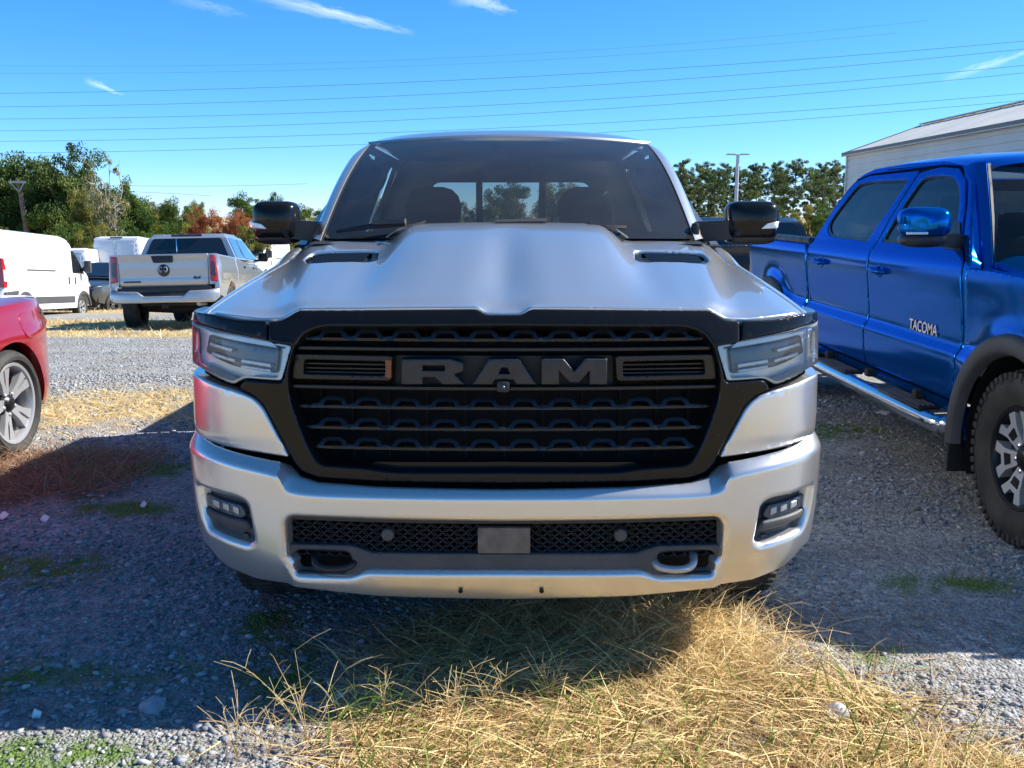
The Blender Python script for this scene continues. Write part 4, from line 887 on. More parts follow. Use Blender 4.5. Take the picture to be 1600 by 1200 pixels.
# ---- fenders: from the hood gap over the crest and down the flank
def xside(y, z): return 1.058 - .10 * smooth(.95, 1.25, z) - .02 * smooth(.9, .6, z) + .0 * y
def fm_fen(y, v):
    he = hood_edge(y); zc = zH(he, y); t = np.clip((v - 1.05) / .35, 0, 1)
    xs_ = xside(y, np.full_like(v, 1.05)); g = t * math.pi / 2
    x = np.where(v > 1.05, he + (xs_ - he) * np.cos(g) ** .85, xside(y, v)); z = np.where(v > 1.05, 1.05 + (zc - 1.05) * np.sin(g) ** 1.0, v)
    fr = smooth(.62, .30, y); x = x - fr * .015 * (v <= 1.05); return np.stack([x, y, z], -1)
ar = [(.95 + .50 * math.cos(g), .44 + .50 * math.sin(g)) for g in np.linspace(math.pi, 0, 22)]
fen = [(.262, 1.399), (.268, 1.30), (.32, 1.275), (.40, 1.262), (.478, 1.255), (.482, .56)] + [p for p in ar if p[1] > .56 and p[0] > .47] + [(1.46, .42), (1.70, .42), (1.70, 1.0), (1.62, 1.26), (1.34, 1.399)]
panel('front_fender', np.array(fen), fm_fen, 'silver', tk, sp=.03, bsp=.02, out=(1, 0, .3), roll=.006, flange=.02, sides=(1, -1))
# ---- cab
# windshield corners (local): bottom (.78,1.36,1.42) top (.70,2.30,1.857)
def gl(u, t): # u -1..1 across, t 0..1 upward
    hw = .795 * (1 - t) + .715 * t; x = u * hw; y = (1.10 * (1 - t) + 2.16 * t) + (.27 * (1 - t) + .17 * t) * u ** 2; z = (1.405 * (1 - t) + 1.885 * t) - (.008 * (1 - t) + .022 * t) * u ** 2 + .045 * np.sin(math.pi * t) * 1.0
    return np.stack([x, y, z], -1)
U_ = np.linspace(-1, 1, 25)
loft('windshield', [gl(U_, np.full_like(U_, t)) for t in np.linspace(0, 1, 14)], 'screen', tk)
for sg in (1, -1):
    T_ = np.linspace(-.02, .985, 18); e0 = gl(np.full_like(T_, 1.0 * sg), T_)
    rows = []; fade = (1 - np.clip((T_ - .70) / .3, 0, 1) ** 2 * .95)[:, None]
    loft('glass_seal', [e0 + np.array([sg * .000, -.002, .002]), e0 + np.array([-sg * .030, .004, -.004])], 'void', tk)
    for dx, dy, dz in ((.0, .006, -.008), (.006, .0, .006), (.030, .022, .012), (.052, .065, .012), (.062, .115, -.004), (.055, .14, -.03)): rows.append(e0 + np.array([sg * dx, dy, dz]) * fade)
    loft('windshield_pillar', rows, 'silver', tk)
    box('pillar_cap', gl(np.array([sg * 1.02]), np.array([.03]))[0] + [sg * .005, .01, .02], (.03, .05, .06), 'black_plastic', tk, .012)
# roof
rr_ = [gl(np.linspace(-1.0, 1.0, 33), np.ones(33)) + [0, -.006, -.004], gl(np.linspace(-1.03, 1.03, 33), np.ones(33)) + [0, .004, .010]]
for i, (y, zc, hw, ze) in enumerate(((2.26, 1.918, .735, 1.880), (2.42, 1.938, .755, 1.893), (2.7, 1.955, .765, 1.902), (3.3, 1.957, .765, 1.90), (3.8, 1.94, .755, 1.885), (4.02, 1.915, .74, 1.865))):
    x = np.linspace(-1, 1, 33); yy = y + (.15 if i < 1 else .10 if i == 1 else 0) * x ** 2; rr_.append(np.stack([x * hw, yy, ze + (zc - ze) * (1 - np.abs(x) ** 2.6) - .02 * np.abs(x) ** 14], -1))
loft('roof', rr_, 'silver', tk)
box('roof_antenna', (0.02, 3.6, 1.985), (.06, .16, .06), 'black_paint', tk, .02)
# flanks: door skins, side glass, rear wall, bed
def fdoor(y, z): return np.stack([1.045 - .02 * smooth(.9, .6, z) - .06 * smooth(1.0, 1.32, z) + .012 * np.exp(-((z - .8) / .08) ** 2), y, z], -1)
dr = panel('front_door', fillet(np.array([(1.72, .45), (2.90, .45), (2.90, 1.35), (1.66, 1.35), (1.72, 1.0)]), .02), fdoor, 'silver', tk, sp=.06, out=(1, 0, 0), roll=.008, flange=.03, sides=(1, -1))
dr2 = panel('rear_door', fillet(np.array([(2.92, .45), (3.78, .45), (3.95, .75), (3.98, 1.35), (2.92, 1.35)]), .02), fdoor, 'silver', tk, sp=.06, out=(1, 0, 0), roll=.008, flange=.03, sides=(1, -1))
for d, yh_ in zip(dr + dr2, (2.78, 2.78, 3.86, 3.86)): sg = 1 if d in (dr[0], dr2[0]) else -1; box('handle', (sg * 1.06, yh_, 1.15), (.03, .18, .035), 'silver', d, .012)
def fside(y, z): return np.stack([.985 + (z - 1.35) * -.42, y, z], -1)
panel('side_glass', fillet(np.array([(1.74, 1.36), (2.88, 1.36), (2.88, 1.82), (2.45, 1.83)]), .03), fside, 'tint', tk, sp=.1, out=(1, 0, 0), flange=0, sides=(1, -1))
panel('rear_side_glass', fillet(np.array([(2.97, 1.36), (3.80, 1.36), (3.72, 1.80), (2.97, 1.82)]), .03), fside, 'tint', tk, sp=.1, out=(1, 0, 0), flange=0, sides=(1, -1))
panel('door_frame', fillet(np.array([(1.60, 1.33), (4.02, 1.33), (4.02, 1.86), (2.50, 1.868)]), .02), lambda y, z: fside(y, z) - np.array([.012, 0, 0]), 'silver', tk, holes=[fillet(np.array([(1.76, 1.37), (2.87, 1.37), (2.87, 1.82), (2.46, 1.83)]), .03), fillet(np.array([(2.98, 1.37), (3.79, 1.37), (3.71, 1.80), (2.98, 1.82)]), .03)], sp=.08, out=(1, 0, 0), flange=.03, sides=(1, -1))
panel('cab_rear_wall', np.array([(-.98, .6), (.98, .6), (.98, 1.36), (.74, 1.88), (-.74, 1.88), (-.98, 1.36)]), lambda x, z: np.stack([x, 4.05 - .10 * (z - 1.3) * (z > 1.3), z], -1), 'silver', tk, holes=[fillet(np.array([(-.60, 1.40), (.60, 1.40), (.54, 1.72), (-.54, 1.72)]), .06)], sp=.12, bsp=.06, out=(0, 1, 0), flange=.03)
panel('rear_window', fillet(np.array([(-.61, 1.39), (.61, 1.39), (.55, 1.73), (-.55, 1.73)]), .06), lambda x, z: np.stack([x, 4.035 - .10 * (z - 1.3), z], -1), 'screen', tk, sp=.2, out=(0, 1, 0), flange=0)
for x in (-.235, .235): box('window_divider', (x * .93, 4.0, 1.59), (.045, .02, .42), 'void', tk, .003)
for sg in (1, -1):
    bed_o = np.array([(4.08, .55), (4.35, .50)] + [(4.62 + .52 * math.cos(g), .44 + .52 * math.sin(g)) for g in np.linspace(math.pi * .93, .07 * math.pi, 20)] + [(5.80, .55), (5.85, 1.40), (4.08, 1.40)])
    panel('bed_side', bed_o * [1, 1], lambda y, z: fdoor(y, z) * [sg, 1, 1] + [0, 0, 0], 'silver', tk, sp=.08, bsp=.04, out=(sg, 0, 0), roll=.01, flange=.05)
box('bed_floor', (0, 4.95, .82), (1.9, 1.74, .06), 'underbody', tk, .01)
tg = box('tailgate', (0, 5.85, 1.10), (1.70, .07, .60), 'silver', tk, .02); box('tailgate_handle', (0, 5.90, 1.30), (.24, .02, .08), 'black_plastic', tg, .006)
box('rear_bumper', (0, 5.98, .62), (1.98, .16, .22), 'silver', tk, .04)
box('chassis', (0, 3.1, .50), (1.1, 5.0, .16), 'underbody', tk, .02); box('engine_bay', (0, .85, .82), (1.30, 1.0, .66), 'void', tk, .02); box('floor_pan', (0, 2.9, .62), (1.9, 2.3, .08), 'underbody', tk, .01); box('firewall', (0, 1.42, .98), (1.85, .06, .78), 'void', tk, .01)
box('splash_guard', (0, .42, .40), (1.5, .5, .04), 'underbody', tk, .01, Matrix.Rotation(-.12, 3, 'X'))
for sg in (1, -1):
    wheel(tk, (sg * .87, .95, .415), sg, .415, .29, .26, 'six'); wheel(tk, (sg * .87, 4.62, .415), sg, .415, .29, .26, 'six')
    V, Fc = lathe_geo([(-.16, .44), (.16, .44), (.16, .47), (-.16, .47)], 30); keep = [f for f in Fc if all(V[i][2] > -.05 for i in f)]; mk('wheel_liner', V + [sg * .85, .95, .44], keep, 'void', tk)
# ---- interior
loft('dashboard', [[(x, 1.22 + .22 * (x / .75) ** 2, 1.395) for x in np.linspace(-.80, .80, 17)], [(x, 1.50, 1.405 + .02 * (abs(x) > .2)) for x in np.linspace(-.84, .84, 17)], [(x, 1.78, 1.39 + (.03 if .22 < x < .56 else 0)) for x in np.linspace(-.86, .86, 17)], [(x, 1.86, 1.32) for x in np.linspace(-.87, .87, 17)], [(x, 1.86, .8) for x in np.linspace(-.87, .87, 17)]], 'dash', tk)
V, Fc = [], []
g_ = np.linspace(0, 2 * math.pi, 33); Mx = Matrix.Rotation(-.45, 3, 'X'); pth = np.array([tuple(Mx @ Vector((.185 * math.cos(g), 0, .185 * math.sin(g)))) for g in g_]) + [.40, 2.02, 1.30]
sw = tube('steering_wheel', pth, .016, 'dash', tk, 8); box('wheel_boss', (.40, 1.99, 1.30), (.20, .06, .10), 'dash', sw, .03)
def seat(x, y, zt, rows=True, w_=.52):
    z = np.array([.55, .75, 1.0, 1.2, zt - .27, zt - .22]); W = np.array([.26, .27, .27, .25, .20, .16]) * w_ / .52; D = np.array([.09, .085, .08, .07, .055, .04]); rws = []
    for zz, w2, d in zip(z, W, D): rws.append([(x + w2 * math.copysign(abs(math.cos(g)) ** .45, math.cos(g)), y + (zz - .55) * .22 + d * math.copysign(abs(math.sin(g)) ** .6, math.sin(g)), zz) for g in np.linspace(0, 2 * math.pi, 25)[:-1]])
    s_ = loft('seat', rws, 'cloth', tk, True, True, angle=60)
    rws = []
    for zz, w2, d in ((zt - .21, .10, .04), (zt - .19, .155, .055), (zt - .11, .165, .06), (zt - .05, .145, .055), (zt - .015, .11, .045), (zt, .06, .03)): rws.append([(x + w2 * math.copysign(abs(math.cos(g)) ** .5, math.cos(g)), y + .20 + d * math.sin(g), zz) for g in np.linspace(0, 2 * math.pi, 21)[:-1]])
    loft('headrest', rws, 'cloth', s_, True, True, angle=60); box('seat_cushion', (x, y - .22, .60), (w_, .52, .16), 'cloth', s_, .04)
seat(-.44, 2.62, 1.655); seat(.44, 2.62, 1.655); seat(-.50, 3.66, 1.50, w_=.5); seat(.50, 3.66, 1.50, w_=.5)
mr = box('cabin_mirror', (.02, 2.14, 1.745), (.20, .035, .075), 'dash', tk, .02); tube('mirror_stalk', [(.02, 2.14, 1.83), (.02, 2.14, 1.75)], .012, 'dash', mr)
box('sensor_pod', (0, 2.19, 1.825), (.16, .12, .045), 'dash', tk, .015)
loft('headliner', [[(x, 2.19 + .17 * (x / .73) ** 2, 1.866 - .012 * (x / .73) ** 2) for x in np.linspace(-.73, .73, 9)], [(x, 2.6, 1.878) for x in np.linspace(-.745, .745, 9)], [(x, 3.2, 1.885) for x in np.linspace(-.745, .745, 9)], [(x, 3.95, 1.86) for x in np.linspace(-.72, .72, 9)]], 'dash', tk)
for sg in (1, -1):
    T_ = np.linspace(.03, .84, 8); e0 = gl(np.full_like(T_, .985 * sg), T_) + [0, .03, -.03]
    tr_ = loft('pillar_trim', [e0, e0 + [-sg * .11, .16, -.02], e0 + [-sg * .05, .30, -.03]], 'trim_beige', tk)
    hpth = catmull([gl(np.array([.95 * sg]), np.array([t]))[0] + [-sg * dx, dy, -.03] for t, dx, dy in ((.30, .0, .05), (.34, .06, .12), (.45, .085, .18), (.60, .085, .20), (.70, .05, .14), (.73, .0, .07))], 5); tube('grab_handle', hpth, .016, 'trim_beige', tr_, 8)
loft('inspection_sticker', [gl(np.array([.875, .96]), np.full(2, t)) + [0, .014, -.012] for t in (.885, .935)], 'paper', tk)
# ---- cowl, wipers
loft('cowl', [[(x, 1.16 + .02 * abs(x), 1.38) for x in np.linspace(-.82, .82, 15)], [(x, 1.30 + .2 * (x / .8) ** 2, 1.395) for x in np.linspace(-.82, .82, 15)], [(x, 1.45 + .2 * (x / .8) ** 2, 1.40) for x in np.linspace(-.84, .84, 15)]], 'black_plastic', tk)
for x0, x1 in ((-.42, -.72), (.16, -.30), ):
    a, b = gl(np.array([x0 / .79]), np.array([.075]))[0] + [0, -.03, .012], gl(np.array([x1 / .79]), np.array([.03]))[0] + [0, -.03, .012]
    wb_ = tube('wiper', [a, a * .5 + b * .5 + [0, -.01, .006], b], [.011, .013, .008], 'black_plastic', tk, 6)
    tube('wiper_arm', [a + [.0, -.01, .012], a * .55 + b * .45 + [0, -.02, .02]], [.012, .009], 'grey_plastic', wb_, 6)
tube('wiper', [gl(np.array([.62]), np.array([.05]))[0] + [0, -.03, .012], gl(np.array([.2]), np.array([.06]))[0] + [0, -.04, .012]], [.012, .009], 'black_plastic', tk, 6)
for sg in (1, -1):
    nz_ = [np.array([sg * .42, 1.165, float(zH(np.array(.42), np.array(1.165))) + .012]), np.array([sg * .49, 1.15, float(zH(np.array(.49), np.array(1.15))) + .014])]
    loft('washer_trim', [[(sg * .33, 1.20, 1.468), (sg * .44, 1.20, 1.44), (sg * .50, 1.18, 1.405)], [(sg * .33, 1.16, 1.476), (sg * .44, 1.15, 1.446), (sg * .49, 1.13, 1.412)], [(sg * .34, 1.17, 1.462), (sg * .45, 1.12, 1.432), (sg * .485, 1.10, 1.405)]], 'grey_plastic', tk)
# ---- door mirrors
def mirror_pts(cx, cy, cz, w_, h, d, n=28, p=.42):
    rows = []
    for t, k in ((-1, .30), (-.93, .72), (-.7, .94), (-.2, 1.0), (.5, .99), (.85, .95), (1, .84)):
        rows.append([(cx + w_ / 2 * k * math.copysign(abs(math.cos(g)) ** p, math.cos(g)), cy + t * d / 2, cz + h / 2 * k * math.copysign(abs(math.sin(g)) ** p, math.sin(g))) for g in np.linspace(0, 2 * math.pi, n + 1)[:-1]])
    return rows
for sg in (1, -1):
    u0, u1 = (1136, 1214) if sg > 0 else (395, 467)
    pa, pb = atY(u0, 314, TY + 1.50), atY(u1, 376, TY + 1.50); cx = (pa[0] + pb[0]) / 2 - TX; cz = (pa[2] + pb[2]) / 2
    m_ = loft('door_mirror', mirror_pts(cx, 1.52, cz, abs(pb[0] - pa[0]), pa[2] - pb[2], .16), 'gloss_black', tk, True, True, angle=50)
    loft('mirror_glass', [[(cx + q * (abs(pb[0] - pa[0]) / 2 - .02), 1.605, cz + k) for q in (-1, 1)] for k in (-.07, .07)], 'chrome', m_)
    loft('mirror_base', [[(cx - sg * .06, y_, z_) for y_, z_ in ((1.46, cz - .075), (1.46, cz + .005), (1.56, cz + .005), (1.56, cz - .075))], [(sg * .80, y_, z_) for y_, z_ in ((1.50, cz - .10), (1.50, cz - .005), (1.66, cz - .005), (1.66, cz - .10))]], 'black_plastic', m_, True, True)
    loft('mirror_underside', mirror_pts(cx, 1.53, cz - (pa[2] - pb[2]) * .36, abs(pb[0] - pa[0]) * .985, .085, .15, p=.6), 'black_plastic', m_, True, True, angle=50)
    panel('turn_signal', fillet(np.array([(cx + sg * .025, cz - .035), (cx + sg * .105, cz - .03), (cx + sg * .112, cz + .0), (cx + sg * .05, cz - .012)]), .008), lambda x, z: np.stack([x, 1.437 + .9 * np.maximum(0, np.abs(x - cx) - .085) + .0 * z, z], -1), 'led', m_, sp=.015, flange=.02, roll=.003)

# ================================================================== BLUE PICKUP
bt = thing('pickup_truck', 'blue double cab pickup lettered TACOMA parked right of the silver truck', 'pickup truck', (3.2, 6.4, 0)); set_org(0, 6.4, 0)
FH, RH = (4.27, .405), (8.45, .405)
_tz = np.array([(.40, .075), (.47, .05), (.53, .028), (.62, .010), (.72, .000), (.775, -.004), (.80, .004), (.83, .022), (.88, .027), (1.0, .016), (1.12, .004), (1.20, .002), (1.25, .010), (1.29, .028), (1.34, .052), (1.5, .105), (1.7, .185), (1.78, .225), (1.84, .275)])
_tzs = catmull(_tz, 8)
def toff(z): return np.interp(z, _tzs[:, 0], _tzs[:, 1])
def fm_t(y, z):
    x = -.95 + toff(z)
    for h in (FH, RH):
        d = np.hypot(y - h[0], z - h[1]); low = smooth(1.15, .95, z); x = x - .045 * np.exp(-((d - .50) / .13) ** 2) * low
    x = x + .10 * smooth(3.75, 3.25, y) ** 2 + .05 * smooth(9.2, 9.6, y) ** 2
    return np.stack([x, y, z], -1)
K = dict(out=(-1, 0, 0), sides=(1, -1))
def Ty(u, v, X=2.25): p = atX(u, v, X); return (p[1], p[2])
fd = [(4.875, .545), (6.165, .545), (6.175, .80), (6.19, 1.28), (6.10, 1.50), (5.985, 1.752), (5.72, 1.772), (5.46, 1.752), (5.30, 1.68), (5.16, 1.54), (5.02, 1.335), (4.90, 1.26), (4.87, 1.0)]
fwin = fillet(np.array([(5.14, 1.335), (6.11, 1.330), (6.03, 1.50), (5.915, 1.715), (5.70, 1.725), (5.47, 1.705), (5.30, 1.625), (5.17, 1.46)]), [.03, .03, .02, .05, .1, .08, .1, .06])
rdp = [(6.185, .545), (7.15, .545), (7.40, .70), (7.445, 1.0), (7.46, 1.27), (7.36, 1.42), (7.22, 1.60), (7.06, 1.735), (6.85, 1.765), (6.01, 1.765), (6.12, 1.51), (6.21, 1.28), (6.195, .80)]
rwin = fillet(np.array([(6.36, 1.325), (7.16, 1.345), (7.28, 1.42), (7.13, 1.59), (7.00, 1.712), (6.80, 1.725), (6.10, 1.715), (6.19, 1.55)]), [.03, .06, .06, .1, .06, .06, .03, .02])
def door(nm, o_, win, hy):
    d = panel(nm, fillet(np.array(o_), .025), fm_t, 'blue', bt, holes=[win], sp=.028, bsp=.02, roll=.005, hroll=.006, flange=.03, **K)
    for o, s in zip(d, (1, -1)):
        f = (lambda s: (lambda y, z: (fm_t(y, z) + [.016, 0, 0]) * [s, 1, 1]))(s)
        c = win.mean(0); g = panel('window', (win - c) * 1.03 + c, f, 'tint', o, sp=.08, bsp=.04, out=(-s, 0, 0), flange=0)
        panel('window_seal', (win - c) * 1.02 + c, (lambda s: (lambda y, z: (fm_t(y, z) + [.006, 0, 0]) * [s, 1, 1]))(s), 'black_plastic', g, holes=[(win - c) * [.965, .93] + c], sp=.05, bsp=.03, out=(-s, 0, 0), flange=.01)
        x0 = float(fm_t(np.array([hy]), np.array([1.155]))[0, 0])
        V, Fc = lathe_geo([(-.002, .001), (-.002, .05), (.004, .058)], 20); mk('handle_recess', (V * [1, 1.15, .72] + [x0 - .003, hy, 1.157]) * [s, 1, 1], Fc if s == 1 else [q[::-1] for q in Fc], 'blue', o)
        tube('handle', catmull([(s * (x0 + .004), hy + .095, 1.160), (s * (x0 - .028), hy + .075, 1.162), (s * (x0 - .040), hy, 1.160), (s * (x0 - .030), hy - .07, 1.154), (s * (x0 + .002), hy - .09, 1.152)], 5), [.014] * 5 + [.019] * 11 + [.014] * 5, 'blue', o, 10)
    return d
fdr = door('front_door', fd, fwin, 5.99); rdr = door('rear_door', rdp, rwin, 7.14)
cab_o = [(7.475, .62), (7.50, 1.0), (7.505, 1.26), (7.45, 1.36), (7.30, 1.56), (7.16, 1.705), (7.02, 1.785), (6.85, 1.82), (6.3, 1.828), (5.75, 1.815), (5.42, 1.775), (5.22, 1.68), (5.06, 1.51), (4.92, 1.33), (4.84, 1.27), (4.85, .62), (4.86, .46), (7.47, .46)]
opening = fillet(np.array([(4.862, .53), (7.16, .53), (7.415, .69), (7.46, 1.0), (7.475, 1.275), (7.37, 1.43), (7.23, 1.61), (7.07, 1.748), (6.85, 1.779), (5.72, 1.786), (5.45, 1.766), (5.285, 1.69), (5.15, 1.55), (5.01, 1.345), (4.888, 1.268), (4.858, 1.0)]), .025)
def grow(p, k): c = p.mean(0); return (p - c) * k + c
panel('door_gap_shade', grow(opening, 1.01), lambda y, z: fm_t(y, z) + [.030, 0, 0], 'void', bt, holes=[grow(fwin, 1.06), grow(rwin, 1.06)], sp=.1, bsp=.05, flange=0, **K)  # black sheet added behind the doors so the gaps look shaded
panel('cab_side', fillet(np.array(cab_o), .03), lambda y, z: fm_t(y, z) + [.004, 0, 0], 'blue', bt, holes=[opening], sp=.03, bsp=.022, roll=.012, flange=.05, **K)
for s in (1, -1): box('door_pillar', (s * -.78, 6.14, .95), (.10, .09, .78), 'void', bt, .01, Matrix.Rotation(0, 3, 'X'))
# front fender
def arc(h, r, a0, a1, n=24): return [(h[0] + r * math.cos(g), h[1] + r * math.sin(g)) for g in np.linspace(R(a0), R(a1), n)]
ff = [(4.855, .46), (4.85, 1.0), (4.83, 1.24), (4.60, 1.245), (4.2, 1.225), (3.8, 1.185), (3.50, 1.12), (3.38, 1.0), (3.36, .62), (3.60, .60)] + [p for p in arc(FH, .50, 158, -6)][::1]
panel('front_fender', np.array(ff), fm_t, 'blue', bt, sp=.03, bsp=.022, roll=.010, flange=.03, **K)
bs = [(7.52, .50), (7.525, 1.22), (7.60, 1.275), (9.50, 1.285), (9.55, 1.25), (9.56, .62), (9.2, .60)] + [p for p in arc(RH, .50, 22, 172)]
panel('bed_side', np.array(bs), fm_t, 'blue', bt, sp=.04, bsp=.025, roll=.012, flange=.04, **K)
tube('bed_rail_cap', [(-.90, 7.55, 1.30), (-.90, 9.52, 1.31)], .028, 'black_plastic', bt, 8, sides=(1, -1))
def flare(h, a0, a1, nm):
    gs = np.linspace(R(a0), R(a1), 34); rows = []
    for r_, dx in ((.45, .005), (.462, -.035), (.478, -.044), (.525, -.042), (.545, -.032), (.552, -.006)):
        rows.append([(float(fm_t(np.array([h[0] + r_ * math.cos(g) * 1.04]), np.array([h[1] + r_ * math.sin(g) * 1.04]))[0, 0]) * 0 - .955 + dx + .03 * smooth(.9, 1.1, h[1] + r_ * math.sin(g)), h[0] + r_ * math.cos(g) * 1.05, h[1] + r_ * math.sin(g) * 1.03) for g in gs])
    return loft(nm, rows, 'flare', bt, sides=(1, -1), angle=50)
flare(FH, -6, 178, 'wheel_flare'); flare(RH, 2, 182, 'wheel_flare')
for h in (FH, RH):
    V, Fc = lathe_geo([(-.30, .001), (-.30, .49), (.20, .49)], 30); keep = [f for f in Fc if all(V[i][2] > -.28 for i in f)]
    for s in (1, -1): mk('wheel_liner', (V * [-s, 1, 1]) + [-s * .72, h[0], h[1]], keep, 'void', bt)
    for s in (-1, 1): wheel(bt, (s * .80, h[0], .402), s, .402, .275, .235, 'split')
for s in (1, -1): box('mud_flap', (s * -.86, 4.83, .36), (.22, .02, .34), 'black_plastic', bt, .006)
# hood, windshield, roof
def thood(x, y):
    a = np.abs(x); t = np.clip((y - 3.3) / 1.5, 0, 1); z = 1.10 + .20 * t ** .8 - .05 * smooth(3.6, 3.3, y); return z + .035 * smooth(.55, .42, a) - .07 * smooth(.72, .92, a)
panel('hood', mirror_loop([(0, 3.38), (.5, 3.42), (.80, 3.52), (.86, 3.7), (.875, 4.3), (.84, 4.82), (.4, 4.70), (0, 4.66)]), lambda x, y: np.stack([x, y, thood(x, y)], -1), 'blue', bt, sp=.05, bsp=.03, out=(0, 0, 1), roll=.01, flange=.03)
def twg(u, t): hw = .80 * (1 - t) + .675 * t; return np.stack([u * hw, 4.60 * (1 - t) + 5.10 * t + (.26 * (1 - t) + .17 * t) * u ** 2, 1.29 * (1 - t) + 1.775 * t + .03 * np.sin(math.pi * t) - .015 * u ** 2], -1)
loft('cowl', [[(x, 4.62 + .3 * (x / .88) ** 2, 1.262 - .04 * (abs(x) / .88) ** 4) for x in np.linspace(-.90, .90, 15)], [(x, 4.80 + .32 * (x / .88) ** 2, 1.30 - .02 * (abs(x) / .88) ** 4) for x in np.linspace(-.90, .90, 15)]], 'black_plastic', bt)
loft('windshield', [twg(U_, np.full_like(U_, t)) for t in np.linspace(0, 1, 10)], 'screen', bt)
for s in (1, -1):
    T_ = np.linspace(-.14, 1.02, 14); e0 = twg(np.full_like(T_, s * 1.0), T_)
    loft('windshield_pillar', [e0 + [s * .004, .0, 0], e0 + [s * .014, -.006, .008], e0 + [s * .040, .02, .010], e0 + [s * .058, .07, .004], e0 + [s * .07, .12, -.02]], 'blue', bt)
    loft('glass_seal', [e0 + [-s * .014, -.003, .002], e0 + [s * .004, -.004, .003]], 'black_plastic', bt)
trr = []
for i, (y, zc, hw, ze) in enumerate(((5.08, 1.778, .68, 1.762), (5.16, 1.805, .70, 1.785), (5.4, 1.84, .705, 1.80), (5.9, 1.872, .715, 1.822), (6.5, 1.875, .715, 1.828), (6.95, 1.85, .71, 1.80), (7.10, 1.81, .70, 1.755))):
    x = np.linspace(-1, 1, 29); trr.append(np.stack([x * hw, y + (.17 if i < 2 else .06 if i == 2 else 0) * x ** 2, ze + (zc - ze) * (1 - np.abs(x) ** 2.4) - .03 * np.abs(x) ** 12], -1))
loft('roof', trr, 'blue', bt)
box('roof_antenna', (-.05, 6.75, 1.885), (.05, .13, .05), 'black_paint', bt, .015)
panel('cab_rear_wall', np.array([(-.93, .6), (.93, .6), (.91, 1.28), (.69, 1.76), (-.69, 1.76), (-.91, 1.28)]), lambda x, z: np.stack([x, 7.46 - .55 * np.maximum(0, z - 1.30), z], -1), 'blue', bt, holes=[fillet(np.array([(-.72, 1.36), (.72, 1.36), (.60, 1.68), (-.60, 1.68)]), .05)], sp=.12, bsp=.06, out=(0, 1, 0), flange=.02)
panel('rear_window', fillet(np.array([(-.73, 1.35), (.73, 1.35), (.61, 1.69), (-.61, 1.69)]), .05), lambda x, z: np.stack([x, 7.45 - .55 * np.maximum(0, z - 1.30), z], -1), 'tint', bt, sp=.2, out=(0, 1, 0), flange=0)
box('tailgate', (0, 9.56, 1.0), (1.56, .06, .56), 'blue', bt, .02); box('rear_bumper', (0, 9.66, .60), (1.86, .18, .20), 'chrome', bt, .05)
for s in (1, -1): box('tail_light', (s * -.82, 9.585, 1.06), (.12, .05, .34), 'red_lens', bt, .02)
box('bed_floor', (0, 8.5, .78), (1.6, 1.9, .06), 'underbody', bt, .01); box('chassis', (0, 6.4, .50), (.9, 5.4, .14), 'underbody', bt, .02); box('floor_pan', (0, 6.1, .56), (1.72, 2.6, .06), 'underbody', bt, .01); box('engine_bay', (0, 4.1, .80), (.9, 1.2, .6), 'void', bt, .02)
fb = [[(x, 3.30 + .22 * (abs(x) / .9) ** 3 + dy, z) for x in np.linspace(-.92, .92, 21)] for z, dy in ((.42, .10), (.48, .0), (.66, -.04), (.72, .02), (.76, .06), (1.06, .06), (1.10, .10))]
loft('front_bumper', fb, 'blue', bt); gb_ = loft('front_grille', [[(x, 3.335 + .05 * (x / .5) ** 2, z) for x in np.linspace(-.50, .50, 9)] for z in (.70, 1.05)], 'black_plastic', bt)
for k in range(4): box('grille_bar', (0, 3.325, .76 + k * .085), (.86, .03, .03), 'bar_black', gb_, .008)
for s in (1, -1): box('headlight', (s * .70, 3.45, .98), (.34, .20, .15), 'reflector', bt, .05)
# running boards
nb = catmull([(-.90, 7.42, .43), (-.955, 7.30, .425), (-.985, 7.1, .42), (-.99, 6.0, .415), (-.985, 5.08, .412), (-.95, 4.95, .412), (-.89, 4.90, .412)], 8)
rb = tube('running_board', nb, .046, 'chrome', bt, 12, sides=(1, -1))
for o, s in zip(rb, (1, -1)):
    for y0, y1 in ((5.12, 5.72), (6.30, 6.95)):
        V, Fc = box_geo((s * -.955, (y0 + y1) / 2, .462), (.125, y1 - y0, .018), .006); st = mk('step_pad', V, Fc, 'black_plastic', o)
        for k in range(4): box('tread_rib', (s * (-.995 + k * .027), (y0 + y1) / 2, .473), (.009, (y1 - y0) * .9, .008), 'grey_plastic', o, .002)
    for y in (5.35, 6.1, 6.9): box('bracket', (s * -.86, y, .50), (.18, .06, .05), 'underbody', o, .008)
